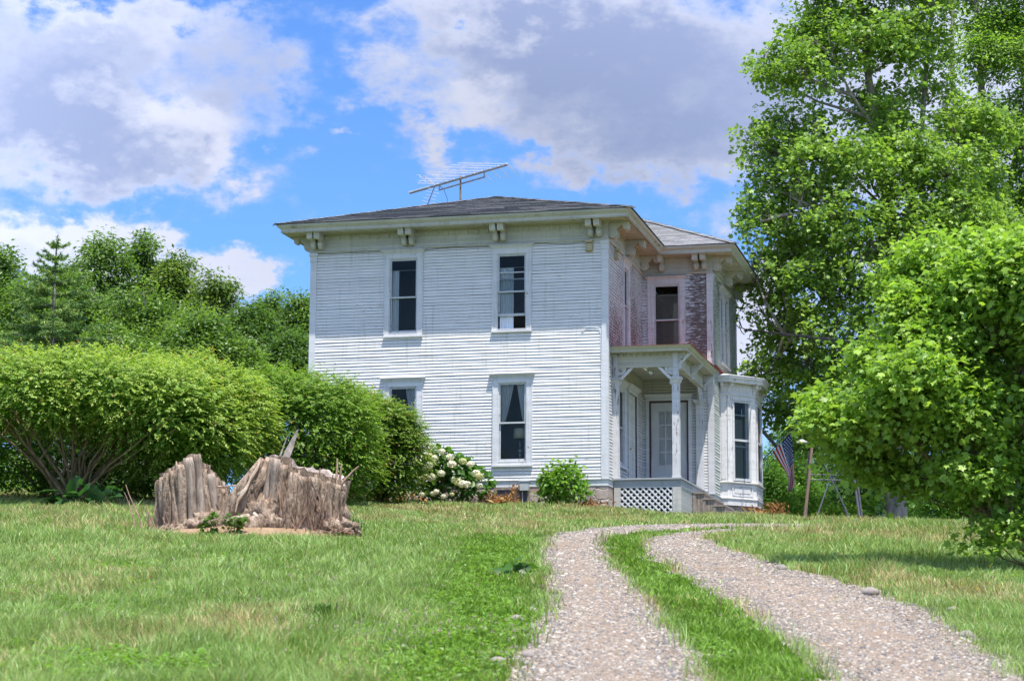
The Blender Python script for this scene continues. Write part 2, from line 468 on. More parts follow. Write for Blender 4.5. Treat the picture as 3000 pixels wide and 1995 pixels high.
def in_poly(x, y, poly):
    x = np.asarray(x); y = np.asarray(y)
    c = np.zeros(x.shape, bool)
    n = len(poly)
    j = n - 1
    for i in range(n):
        xi, yi = poly[i]; xj, yj = poly[j]
        if yi != yj:
            cond = ((yi > y) != (yj > y)) & (x < (xj - xi) * (y - yi) / (yj - yi) + xi)
            c ^= cond
        j = i
    return c
POLY1 = np.concatenate([T1[0], T1[1][::-1]])[::2]
POLY2 = np.concatenate([T2[0], T2[1][::-1]])[::2]
def on_drive(x, y, jit=.14):
    jx = x + jit * 2 * (fbm(x * 2.2, y * 1.3, 21, 3) - .44) + jit * .8 * (vnoise(x * 9, y * 5, 33) - .5)
    jy = y + jit * 2 * (fbm(x * 2.2 + 50, y * 1.3, 22, 3) - .44)
    return in_poly(jx, jy, POLY1) | in_poly(jx, jy, POLY2)

def make_ground():
    def axis(lo, hi, dl, dh, step, grow):
        a = [lo]
        while a[-1] < hi: a.append(a[-1] + step)
        s = step; b = a[-1]
        while b < dh: s *= grow; b += s; a.append(b)
        s = step; b = lo; pre = []
        while b > dl: s *= grow; b -= s; pre.append(b)
        return np.array(pre[::-1] + a)
    xs = axis(-22, 22, -500, 500, .5, 1.3)
    ys = axis(6, 66, -120, 1200, .5, 1.3)
    X, Y = np.meshgrid(xs, ys)
    Zg = ground(X, Y)
    v = np.stack([X.ravel(), Y.ravel(), Zg.ravel()], 1)
    nx, ny = len(xs), len(ys)
    i = np.arange(ny - 1)[:, None] * nx + np.arange(nx - 1)[None]
    f = np.stack([i, i + 1, i + nx + 1, i + nx], -1).reshape(-1, 4)
    o = np_mesh('lawn', v, [f], M['lawn'], smooth=True)
    setp(o, kind='structure')
    # the two wheel tracks
    vs = []; fs = []
    b = 0
    for (A, B) in (T1, T2):
        K = 8
        n = len(A)
        for i in range(n):
            for k in range(K + 1):
                t = k / K
                e = (vnoise(A[i, 1] * 2.3, t * 3, 3) - .5) * .16 * (1 if k in (0, K) else .2)
                x = A[i, 0] * (1 - t) + B[i, 0] * t + e; y = A[i, 1] * (1 - t) + B[i, 1] * t
                vs.append((x, y, gz(x, y) + .006 + .012 * math.sin(PI * t)))
        for i in range(n - 1):
            for k in range(K):
                a = b + i * (K + 1) + k
                fs.append((a, a + 1, a + K + 2, a + K + 1))
        b += n * (K + 1)
    o = np_mesh('driveway', np.array(vs), [np.array(fs)], M['drive'], smooth=True)
    setp(o, kind='structure')

def view_samples(n, y0, y1, power):
    """ground points spread with a density that falls with distance from the road"""
    ys = np.linspace(y0, y1, 2000)
    w = (14 / ys) ** power * (.54 * ys + 4)
    c = np.cumsum(w); c /= c[-1]
    Y = np.interp(RNG.random(n), c, ys)
    X = (RNG.random(n) - .5) * (.54 * Y + 4)
    return X, Y

HOUSE_T = .2432
HP = np.array([2.4355, 51.7, 4.694])
HU = np.array([math.cos(HOUSE_T), -math.sin(HOUSE_T)]); HV = np.array([math.sin(HOUSE_T), math.cos(HOUSE_T)])
def hw(u, v, z=0):
    return (HP[0] + u * HU[0] + v * HV[0], HP[1] + u * HU[1] + v * HV[1], HP[2] + z)
def to_house(X, Y):
    dx = X - HP[0]; dy = Y - HP[1]
    return dx * HU[0] + dy * HU[1], dx * HV[0] + dy * HV[1]

STUMP = (-4.15, 32.9)

def make_grass():
    n = 620000
    X, Y = view_samples(n, 11.5, 58, 1.55)
    # the lawn goes on past the edges of the picture
    ne = 170000
    Xe, Ye = view_samples(ne, 9, 64, 1.2)
    Xe = np.where(RNG.random(ne) < .5, -1, 1) * (.27 * Ye + 2 + 9 * RNG.random(ne))
    X = np.concatenate([X, Xe]); Y = np.concatenate([Y, Ye]); n = len(X)
    u, v = to_house(X, Y)
    inside = (v > -.02) & (u > -8.1) & (u < 0.02) | (v > .55) & (u > -8.1) & (u < 2.05) | (v > 6.3) & (u < 2.9) & (u > -1) | (v > 2.6) & (v < 4.6) & (u > 1) & (u < 2.9)
    dr = on_drive(X + RNG.normal(size=n) * .09, Y + RNG.normal(size=n) * .12, .2)
    sd = ((X - STUMP[0] - .1) / 1.75) ** 2 + ((Y - STUMP[1] + .25) / 1.2) ** 2 + .5 * (fbm(X * 2, Y * 2, 4, 3) - .44)
    strip = in_poly(X, Y, np.concatenate([T1[1], T2[0][::-1]])[::2])
    keep = ~inside & ((sd > 1) | (sd > .55) & (RNG.random(n) < .35 * (sd - .45)))
    # a few tufts survive in the gravel and at its edges
    keep &= ~dr | (RNG.random(n) < .006 * (vnoise(X * 3, Y * 3, 71) > .75))
    X, Y, strip = X[keep], Y[keep], strip[keep]
    n = len(X)
    Zg = ground(X, Y)
    # patches: dry, lush, clover-like short turf next to the drive
    p1 = fbm(X * .45, Y * .30, 40, 4); p2 = fbm(X * 1.3 + 9, Y * .8, 50, 3); p3 = fbm(X * .9 + 3, Y * .5 + 7, 60, 3)
    near_edge = np.clip(1 - np.abs(X + .35 - .25 * vnoise(Y * .7, Y * 0, 9)) / .75, 0, 1) * (Y < 34)
    lush = np.clip(near_edge * 1.6 + strip * 1.2, 0, 1)
    dry = np.clip((p1 - .485) * 3.8 + (p2 - .45) * 1.8, 0, 1) * (1 - .85 * lush)
    dry = np.clip(dry + .35 * (Y > 36) * (1 - lush) * np.clip((p3 - .34) * 5, 0, 1), 0, 1)
    tall = np.clip((p3 - .40) * 5, 0, 1) * (1 - lush)
    nst = np.exp(-((X - STUMP[0]) / 4.2) ** 2 - ((Y - 29.5) / 2.8) ** 2)
    dry = dry * (1 - .8 * nst); tall = np.maximum(tall, nst)
    h = .055 + .055 * RNG.random(n) + .09 * tall * RNG.random(n) + .02 * RNG.random(n) ** 4
    tuft = vnoise(X * 2.6, Y * 1.8, 93); h *= .55 + .95 * tuft ** 1.3
    h *= np.where(strip, .75, 1.0) * (1 - .35 * near_edge)
    h = np.where((X > 4.2) & (Y > 24), h * 1.25, h)
    h = np.where((X < -5) & (Y > 34), h * 1.35, h)
    h = np.where(Y > 40, h * .8, h)
    w = np.maximum(.0035, .00036 * Y) * (.7 + .7 * RNG.random(n)) * (1 + .9 * lush)
    ang = RNG.random(n) * 2 * PI
    lean = (.15 + .75 * RNG.random(n)) * h
    la = RNG.random(n) * 2 * PI
    # wind and mowing lay patches of grass the same way
    la = np.where(RNG.random(n) < .5, 6 * p2 * PI, la)
    dx, dy = np.cos(ang) * w * .5, np.sin(ang) * w * .5
    lx, ly = np.cos(la) * lean, np.sin(la) * lean
    V = np.zeros((n, 5, 3), np.float32)
    V[:, 0] = np.stack([X - dx, Y - dy, Zg - .01], 1); V[:, 1] = np.stack([X + dx, Y + dy, Zg - .01], 1)
    V[:, 2] = np.stack([X + dx * .85 + lx * .35, Y + dy * .85 + ly * .35, Zg + h * .6], 1)
    V[:, 3] = np.stack([X - dx * .85 + lx * .35, Y - dy * .85 + ly * .35, Zg + h * .6], 1)
    V[:, 4] = np.stack([X + lx, Y + ly, Zg + h], 1)
    b = np.arange(n)[:, None] * 5
    q = b + np.array([[0, 1, 2, 3]]); t = b + np.array([[3, 2, 4]])
    g0 = np.array([.18, .285, .045]); g1 = np.array([.17, .30, .04]); gd = np.array([.52, .43, .22]); gb = np.array([.38, .52, .22]); gr = np.array([.25, .15, .08])
    r = RNG.random(n)[:, None]
    r = r ** 1.8
    c = g0 * (1 - r) + gb * r
    c = c * (1 - lush[:, None]) + (g1 * (.8 + .5 * r)) * lush[:, None]
    isdry = (RNG.random(n) < dry * .62 + .06 * (1 - lush))[:, None]
    c = np.where(isdry, gd * (.7 + .5 * r), c)
    isr = (RNG.random(n) < .05 * dry + .10 * (Y > 44))[:, None]
    c = np.where(isr, gr * (.7 + .6 * r), c)
    c = c * (.6 + .8 * RNG.random((n, 1)))
    col = np.repeat(c[:, None], 5, 1).reshape(-1, 3)
    o = np_mesh('grass', V.reshape(-1, 3), [q, t], M['grass'], col)
    setp(o, 'green and straw coloured lawn grass either side of the gravel drive', None, None, 'stuff')

def make_weeds():
    n = 60000
    X, Y = view_samples(n, 11.5, 40, 1.9)
    p = fbm(X * .8 + 31, Y * .5, 77, 3); q = vnoise(X * 2.5, Y * 1.6, 78)
    edge = np.clip(1 - np.abs(X + .5) / .9, 0, 1) * (Y < 30)
    k = ~on_drive(X, Y, .2) & (RNG.random(n) < np.clip((p - .47) * 4, 0, .8) * (q > .45) + .5 * edge) & (((X - STUMP[0]) / 1.9) ** 2 + ((Y - STUMP[1]) / 1.3) ** 2 > 1)
    X, Y = X[k], Y[k]; n = len(X)
    h = .04 + .05 * RNG.random(n)
    P = np.stack([X, Y, ground(X, Y) + h], 1)
    P = np.repeat(P, 3, 0) + RNG.normal(size=(n * 3, 3)) * np.array([.012, .012, .006])
    a = np.tile(np.arange(3) * 2.1, n) + np.repeat(RNG.random(n) * 6, 3)
    T = np.stack([np.cos(a), np.sin(a), .1 * RNG.normal(size=n * 3)], 1)
    Nn = np.array([0, 0, 1.0]) + .35 * RNG.normal(size=(n * 3, 3))
    S = .022 + .022 * RNG.random(n * 3)
    c = np.array([.13, .27, .035]) * (.7 + .7 * RNG.random((n * 3, 1))) + np.array([.06, .04, .02]) * RNG.random((n * 3, 1))
    V, F = leaves_np(P, Nn, T, S, LEAFB)
    setp(np_mesh('clover', V, [F], M['leaf'], np.repeat(c, len(LEAFB[0]), 0)), 'low clover and small round leaved weeds among the grass', None, None, 'stuff')

def make_gravel():
    n = 260000
    X, Y = view_samples(n * 2, 11.5, 45, 1.15)
    k = on_drive(X + RNG.normal(size=len(X)) * .06, Y, .22) | ((on_drive(X + .18, Y, .5) | on_drive(X - .18, Y, .5)) & (RNG.random(len(X)) < .16))
    bare = (fbm(X * 1.1, Y * .45, 91, 3) - .50) * 5          # patches where the stone has worn into the sand
    k &= RNG.random(len(X)) > np.clip(bare, 0, .75)
    X, Y = X[k], Y[k]
    n = len(X)
    Zg = ground(X, Y)
    s = (.0065 + .012 * RNG.random(n) ** 2.2 + .016 * (RNG.random(n) > .988)) * np.maximum(1, (Y / 24)) ** .6
    base = np.array([(1, 0, 0), (-.5, .87, 0), (-.5, -.87, 0), (.4, .5, .75), (-.65, .05, .7), (.35, -.55, .7)], float)
    base = base[None] * (1 + .35 * (RNG.random((n, 6, 1)) - .5) * 2)
    th = RNG.random(n) * 2 * PI
    c, s_ = np.cos(th)[:, None], np.sin(th)[:, None]
    bx = base[..., 0] * (1.0 + .5 * RNG.random((n, 1))); by = base[..., 1]; bz = base[..., 2] * (.55 + .5 * RNG.random((n, 1)))
    V = np.stack([X[:, None] + s[:, None] * (bx * c - by * s_), Y[:, None] + s[:, None] * (bx * s_ + by * c), Zg[:, None] + .014 + s[:, None] * bz], -1)
    i = np.arange(n)[:, None] * 6
    F = np.concatenate([i + np.array([f]) for f in [(0, 1, 3), (1, 4, 3), (1, 2, 4), (2, 5, 4), (2, 0, 5), (0, 3, 5), (3, 4, 5)]])
    pal = np.array([(.23, .195, .16), (.31, .265, .215), (.14, .14, .145), (.075, .08, .095), (.46, .415, .36), (.20, .155, .115), (.26, .245, .23), (.33, .27, .215)])
    cc = pal[RNG.integers(0, len(pal), n)] * (.8 + .55 * RNG.random((n, 1)))
    col = np.repeat(cc[:, None], 6, 1).reshape(-1, 3)
    o = np_mesh('gravel', V.reshape(-1, 3), [F], M['pebble'], col)
    setp(o, 'loose pinkish grey gravel in the two wheel tracks of the drive', None, None, 'stuff')

# ------------------------------------------------------------------ leaves and plants
LEAF4 = (np.array([(0, 0, 0), (.45, .26, .05), (1, 0, -.06), (.45, -.26, .05)]), [(0, 1, 2), (0, 2, 3)])
LEAFN = (np.array([(0, 0, 0), (.4, .16, .03), (1, 0, -.10), (.4, -.16, .03)]), [(0, 1, 2), (0, 2, 3)])
LEAFM = (np.array([(0, 0, 0), (.12, .42, -.03), (.42, .30, .04), (.58, .52, -.05), (.66, .18, .03), (1, 0, -.10), (.66, -.18, .03), (.58, -.52, -.05), (.42, -.30, .04), (.12, -.42, -.03)]),
         [(0, 1, 2), (0, 2, 4), (2, 3, 4), (0, 4, 5), (0, 5, 6), (0, 6, 8), (6, 7, 8), (0, 8, 9)])
LEAFB = (np.array([(0, 0, 0), (.22, .34, .04), (.62, .30, .03), (1, 0, -.12), (.62, -.30, .03), (.22, -.34, .04), (.5, 0, -.02)]), [(0, 1, 6), (1, 2, 6), (2, 3, 6), (3, 4, 6), (4, 5, 6), (5, 0, 6)])

def leaves_np(P, Nn, T, S, tmpl):
    Nn = nrm(Nn); T = T - Nn * np.sum(T * Nn, -1, keepdims=True); T = nrm(T); B = np.cross(Nn, T)
    tv, tf = tmpl
    V = P[:, None] + S[:, None, None] * (tv[None, :, 0:1] * T[:, None] + tv[None, :, 1:2] * B[:, None] + tv[None, :, 2:3] * Nn[:, None])
    b = np.arange(len(P))[:, None] * len(tv)
    F = np.concatenate([b + np.array([f]) for f in tf])
    return V.reshape(-1, 3), F

def leaf_object(name, P, Nn, T, S, tmpl, col, mat, parent, off):
    V, F = leaves_np(P, Nn, T, S, tmpl)
    C = np.repeat(col[:, None], len(tmpl[0]), 1).reshape(-1, 3)
    return np_mesh(name, V - np.array(off), [F], mat, C, parent)

def rdir(n, rng):
    d = rng.normal(size=(n, 3)); return nrm(d)

def cluster_foliage(rng, centers, outw, nper, cr, flat, droop, size, c0, c1, up=.9, rnd=.55):
    n = len(centers) * nper
    ci = np.repeat(np.arange(len(centers)), nper)
    d = rng.normal(size=(n, 3)) * .5
    crr = cr * (.7 + .6 * rng.random(len(centers)))[ci]
    P = d * crr[:, None]
    P[:, 2] *= flat
    hd = np.hypot(P[:, 0], P[:, 1])
    P[:, 2] -= droop * hd ** 2 / cr
    out = outw[ci]
    Nn = np.array([0, 0, up]) + .35 * out + rnd * rng.normal(size=(n, 3)) * .7
    T = np.stack([P[:, 0], P[:, 1], -.35 * crr], 1) + .5 * out * cr + rng.normal(size=(n, 3)) * cr * .5
    P = P + centers[ci]
    S = size * (.45 + 1.0 * rng.random(n) ** 1.3)
    k = np.clip(rng.random(len(centers))[ci] * .6 + .55 * rng.random(n) - .1, 0, 1)[:, None]
    col = (c0 * (1 - k) + c1 * k) * (.8 + .4 * rng.random((n, 1)))
    return P, Nn, T, S, col

def lobes_sample(rng, lobes, n, lo=.5, bottom=.35):
    C = np.array([l[0] for l in lobes]); R = np.array([l[1] for l in lobes])
    w = R[:, 0] * R[:, 2]; w = w / w.sum()
    li = rng.choice(len(lobes), n, p=w)
    d = rdir(n, rng)
    low = (d[:, 2] < -.2) & (rng.random(n) > bottom)
    d[low, 2] *= -1
    rr = lo + (1.02 - lo) * rng.random(n) ** .6
    P = C[li] + d * R[li] * rr[:, None]
    return P, d, li

def branches(rng, mb, skel, targets, r0, sides=4, sag=.12, frac=1.0):
    sk = np.array(skel)
    for t in targets:
        if rng.random() > frac: continue
        dv = sk - t
        dist = np.hypot(np.hypot(dv[:, 0], dv[:, 1]), dv[:, 2] * .7) + np.where(dv[:, 2] > -.15 * np.hypot(dv[:, 0], dv[:, 1]), 1.5, 0)
        j = int(np.argmin(dist))
        a = sk[j]; L = np.linalg.norm(t - a)
        m1 = a * .66 + t * .34 + np.array([0, 0, sag * L * .6]) + rng.normal(size=3) * .05 * L
        m2 = a * .33 + t * .67 + np.array([0, 0, sag * L * .5]) + rng.normal(size=3) * .05 * L
        r = r0 * (.5 + .5 * min(L, 4) / 4)
        mb.tube([a, m1, m2, t], [r, r * .75, r * .5, r * .22], sides, cap=False)

def tree(name, label, cat, base, leaders, lobes, ncl, nper, cr, size, c0, c1, seed, tmpl=LEAF4, flat=.6, droop=.25, limb_r=.07, twig_r=.02, group=None, barkm='bark', lo=.45, bottom=.35, twigfrac=.8, up=.9, rnd=.55, scatter=.45):
    rng = np.random.default_rng(seed)
    base = np.array(base, float)
    root = empty(name, tuple(base), label, cat, group)
    tb = MB()
    skel = []
    for pts, ra, rb in leaders:
        pts = [np.array(p, float) for p in pts]
        n = len(pts)
        q = []
        for i in range(n - 1):
            for k in range(4):
                t = k / 4
                q.append(pts[i] * (1 - t) + pts[i + 1] * t)
        q.append(pts[-1])
        q = np.array(q)
        for _ in range(3): q[1:-1] = .25 * q[:-2] + .5 * q[1:-1] + .25 * q[2:]
        rr = ra + (rb - ra) * np.linspace(0, 1, len(q)) ** .8
        tb.tube([tuple(p - base) for p in q], list(rr), 9, cap=False)
        skel += [p for p in q[len(q) // 5:]]
    # limbs to each lobe
    sk0 = list(skel)
    lim = MB()
    sk = np.array(sk0)
    for (c, r) in lobes:
        c = np.array(c)
        dv = sk - c
        hd = np.hypot(dv[:, 0], dv[:, 1])
        dist = np.abs(dv[:, 2] + .55 * hd) + .6 * hd
        a = sk[int(np.argmin(dist))]
        L = np.linalg.norm(c - a)
        m = a * .5 + c * .5 + np.array([0, 0, -.06 * L]) + rng.normal(size=3) * .05 * L
        rr = limb_r * (.5 + .12 * min(L, 5))
        pts = [a, a * .75 + m * .25 + (m - a) * .25, m, m * .4 + c * .6, c]
        tb.tube([tuple(p - base) for p in pts], [rr, rr * .85, rr * .7, rr * .5, rr * .28], 6, cap=False)
        skel += pts[2:]
    P, d, li = lobes_sample(rng, lobes, ncl, lo, bottom)
    P = P + rng.normal(size=P.shape) * cr * scatter
    branches(rng, tb, [p - base for p in skel], P - base, twig_r, 3, .1, twigfrac)
    tb.build('trunk', M[barkm], root, smooth=True)
    F = cluster_foliage(rng, P, d, nper, cr, flat, droop, size, np.array(c0), np.array(c1), up, rnd)
    leaf_object('crown', F[0], F[1], F[2], F[3], tmpl, F[4], M['leaf'], root, base)
    return root

# picture-plane measurements are turned into real places here: a pixel of the photo plus a distance
CF, CP, CR = 5993.97, .1579, .0047
def at(xd, yd, Y):
    px, py = xd * 1.27226, yd * 1.27226
    a, b = px - 1500, py - 997.5
    x = a * math.cos(CR) + b * math.sin(CR); y = -a * math.sin(CR) + b * math.cos(CR)
    xc, yc = x / CF, -y / CF
    d = np.array([xc, math.cos(CP) - yc * math.sin(CP), math.sin(CP) + yc * math.cos(CP)])
    return d * (Y / d[1])
def mpp(Y): return 1.27226 / CF * Y

# ------------------------------------------------------------------ house
class Pl:
    """vertical plane: a runs along it, n is the outward normal, z is up"""
    def __init__(s, o, d):
        L = math.hypot(*d); s.o = o; s.d = (d[0] / L, d[1] / L); s.n = (s.d[1], -s.d[0])
    def __call__(s, a, n, z):
        return (s.o[0] + s.d[0] * a + s.n[0] * n, s.o[1] + s.d[1] * a + s.n[1] * n, z)

def pbox(mb, pl, a0, a1, n0, n1, z0, z1):
    mb.box8([pl(a0, n1, z0), pl(a1, n1, z0), pl(a1, n0, z0), pl(a0, n0, z0), pl(a0, n1, z1), pl(a1, n1, z1), pl(a1, n0, z1), pl(a0, n0, z1)])

def pfrus(mb, pl, a0, a1, n0, n1, z0, A0, A1, N1, z1):
    mb.box8([pl(a0, n1, z0), pl(a1, n1, z0), pl(a1, n0, z0), pl(a0, n0, z0), pl(A0, N1, z1), pl(A1, N1, z1), pl(A1, n0, z1), pl(A0, n0, z1)])

def prism(mb, pl, poly, a0, a1):
    """poly of (n,z) swept along a"""
    k = len(poly)
    vs = [pl(a0, n, z) for n, z in poly] + [pl(a1, n, z) for n, z in poly]
    fs = [tuple(range(k)), tuple(range(2 * k - 1, k - 1, -1))]
    for i in range(k):
        j = (i + 1) % k
        fs.append((i, k + i, k + j, j))
    mb.add(vs, fs)

def plate(mb, pl, poly, n0, n1):
    """poly of (a,z) with thickness along n"""
    k = len(poly)
    vs = [pl(a, n0, z) for a, z in poly] + [pl(a, n1, z) for a, z in poly]
    fs = [tuple(range(k - 1, -1, -1)), tuple(range(k, 2 * k))]
    for i in range(k):
        j = (i + 1) % k
        fs.append((i, j, k + j, k + i))
    mb.add(vs, fs)

def boards(pl, a0, a1, z0, z1, holes=(), pitch=.0812, lip=.0135, seed=1, rough=1.0):
    rng = random.Random(seed)
    mb = MB()
    n = int(math.ceil((z1 - z0) / pitch))
    for k in range(n):
        zb = z0 + k * pitch; zt = min(zb + pitch - .0085, z1 + .02)
        zm = zb + pitch * .5
        jit = rng.uniform(-.0012, .0012) * rough
        lp = lip * rng.uniform(.85, 1.2)
        spans = [(a0, a1)]
        for (h0, h1, hz0, hz1) in holes:
            if hz0 < zm < hz1:
                ns = []
                for s0, s1 in spans:
                    if h1 <= s0 or h0 >= s1: ns.append((s0, s1)); continue
                    if h0 > s0: ns.append((s0, h0))
                    if h1 < s1: ns.append((h1, s1))
                spans = ns
        for s0, s1 in spans:
            cuts = [s0]
            x = s0 + rng.uniform(1.2, 4.5)
            while x < s1 - .5:
                cuts.append(x); x += rng.uniform(1.6, 4.2)
            cuts.append(s1)
            for c0, c1 in zip(cuts[:-1], cuts[1:]):
                o = rng.uniform(-.002, .003) * rough
                dz = rng.uniform(-.0015, .0015) * rough
                m = max(1, int((c1 - c0) / .45))
                row = []
                for i in range(m + 1):
                    a = c0 + (c1 - c0) * i / m
                    w = (.004 * math.sin(a * .8 + k * .12) + .0012 * math.sin(a * 2.7 + k * .61 + seed)) * rough + (jit + dz) * (k > 0)
                    g = o + .0025 * math.sin(a * 3.3 + k * 2.1) * rough
                    row.append((pl(a, -.012, zb + w), pl(a, lp + g, zb + w), pl(a, .0015, zt + w)))
                vs = [p for r in row for p in r]
                fs = []
                for i in range(m):
                    q = i * 3; r = q + 3
                    fs += [(q, r, r + 1, q + 1), (q + 1, r + 1, r + 2, q + 2)]
                mb.add(vs, fs)
    return mb

def sweep(mb, path, prof, closed=False, back=True):
    """path of plan corners walked with outside on the right; prof of (outward offset, z)"""
    n = len(path); k = len(prof)
    cols = []
    for i in range(n):
        p = Vector(path[i])
        if closed or 0 < i < n - 1:
            d0 = (p - Vector(path[i - 1])).normalized(); d1 = (Vector(path[(i + 1) % n]) - p).normalized()
        elif i == 0: d0 = d1 = (Vector(path[1]) - p).normalized()
        else: d0 = d1 = (p - Vector(path[i - 1])).normalized()
        n0 = Vector((d0.y, -d0.x)); n1 = Vector((d1.y, -d1.x))
        m = (n0 + n1); m = m / max(m.dot(n0), 1e-6) if m.length > 1e-6 else n0
        cols.append([(p.x + m.x * o, p.y + m.y * o, z) for o, z in prof])
    vs = [q for c in cols for q in c]
    fs = []
    rng_ = range(n) if closed else range(n - 1)
    for i in rng_:
        j = (i + 1) % n
        for t in range(k - 1):
            fs.append((i * k + t, j * k + t, j * k + t + 1, i * k + t + 1))
    mb.add(vs, fs)

H = empty('farmhouse', tuple(HP + np.array([0, 0, 0])), 'weathered white clapboard two storey house with low hip roof and bracketed eaves', 'house', rz=-HOUSE_T)
W, HF, EO, EZ, V1, W2, V2 = 8.017, 6.19, .7536, 6.83, 5.034, 1.96, 4.942
VB = V1 + V2
FR = Pl((0, 0), (1, 0)); SD = Pl((0, 0), (0, 1)); WF = Pl((0, V1), (1, 0)); WS = Pl((W2, 0), (0, 1))
LF = Pl((-W, VB), (0, -1)); BK = Pl((W2, VB), (-1, 0))

def window(pl, a0, a1, zs, zt, o0, o1, oz0, oz1, cap=None, meet=None, lift=0.0, muntins=(), mat='trim', blind=False, storm=False, label=None, caph=.11):
    mb = MB()
    pbox(mb, pl, a0, o0, .002, .036, zs, zt); pbox(mb, pl, o1, a1, .002, .036, zs, zt)
    pbox(mb, pl, o0, o1, .002, .036, oz1, zt)
    pbox(mb, pl, o0, o1, .002, .030, zs, oz0 - .02)
    # back band mouldings
    pbox(mb, pl, a0 - .012, a0 + .012, .001, .046, zs, zt); pbox(mb, pl, a1 - .012, a1 + .012, .001, .046, zs, zt)
    # reveal
    d = -.14
    pbox(mb, pl, o0 - .03, o0 - .001, d, .001, oz0 - .02, oz1 + .02); pbox(mb, pl, o1 + .001, o1 + .03, d, .001, oz0 - .02, oz1 + .02)
    pbox(mb, pl, o0 - .03, o1 + .03, d, .001, oz1 + .001, oz1 + .03)
    pbox(mb, pl, o0 + .0, o0 + .022, -.03, .012, oz0, oz1); pbox(mb, pl, o1 - .022, o1, -.03, .012, oz0, oz1); pbox(mb, pl, o0 + .022, o1 - .022, -.03, .012, oz1 - .022, oz1)
    w = mb.build('window', M[mat], H)
    if label: w['label'] = label
    sb = MB(); pbox(sb, pl, a0 - .02, a1 + .02, -.10, .075, zs - .045, zs + .0); pbox(sb, pl, o0, o1, -.14, .03, oz0 - .045, oz0 - .004)
    sb.build('window_sill', M[mat], w)
    if cap:
        c0, c1, z0 = cap
        cb = MB()
        pbox(cb, pl, a0 - .015, a1 + .015, .003, .045, z0 - .03, z0 - .001)
        pfrus(cb, pl, a0 - .02, a1 + .02, .001, .05, z0, c0 + .03, c1 - .03, .105, z0 + caph * .6)
        pbox(cb, pl, c0 + .012, c1 - .012, .001, .118, z0 + caph * .6, z0 + caph * .8)
        pfrus(cb, pl, c0, c1, .001, .13, z0 + caph * .8, c0, c1, .06, z0 + caph)
        cb.build('window_cap', M[mat], w)
    i0, i1, z1 = o0 + .022, o1 - .022, oz1 - .022
    meet = meet if meet is not None else (oz0 + oz1) / 2
    for up in (1, 0):
        za, zb = (meet, z1) if up else (oz0 + lift, meet + .035 + lift)
        nn = (-.045, -.012) if up else (-.082, -.048)
        s = MB(); f = .036
        pbox(s, pl, i0, i0 + f, nn[0], nn[1], za, zb); pbox(s, pl, i1 - f, i1, nn[0], nn[1], za, zb)
        pbox(s, pl, i0 + f, i1 - f, nn[0], nn[1], zb - (f if up else .035), zb)
        pbox(s, pl, i0 + f, i1 - f, nn[0], nn[1] + (.012 if up else 0), za, za + (.04 if up else .065))
        for (h, mz) in muntins:
            if h == up: pbox(s, pl, i0 + f, i1 - f, nn[0] + .006, nn[1] - .004, mz - .014, mz + .014)
        s.build('sash', M['sash'], w)
        g = MB(); nm = (nn[0] + nn[1]) / 2
        g.add([pl(i0 + .02, nm, za + .02), pl(i1 - .02, nm, za + .02), pl(i1 - .02, nm, zb - .02), pl(i0 + .02, nm, zb - .02)], [(0, 1, 2, 3)])
        g.build('pane', M['glass'], w)
    if blind:
        b = MB()
        z = oz0 + .03
        while z < z1 - blind:
            vs = [pl(i0 + .03, -.125, z), pl(i1 - .03, -.125, z), pl(i1 - .03, -.11, z + .024), pl(i0 + .03, -.11, z + .024)]
            b.add(vs, [(0, 1, 2, 3)]); z += .032
        pbox(b, pl, i0 + .03, i1 - .03, -.135, -.10, z, z + .05)
        b.build('blind', M['blind'], w)
    return w

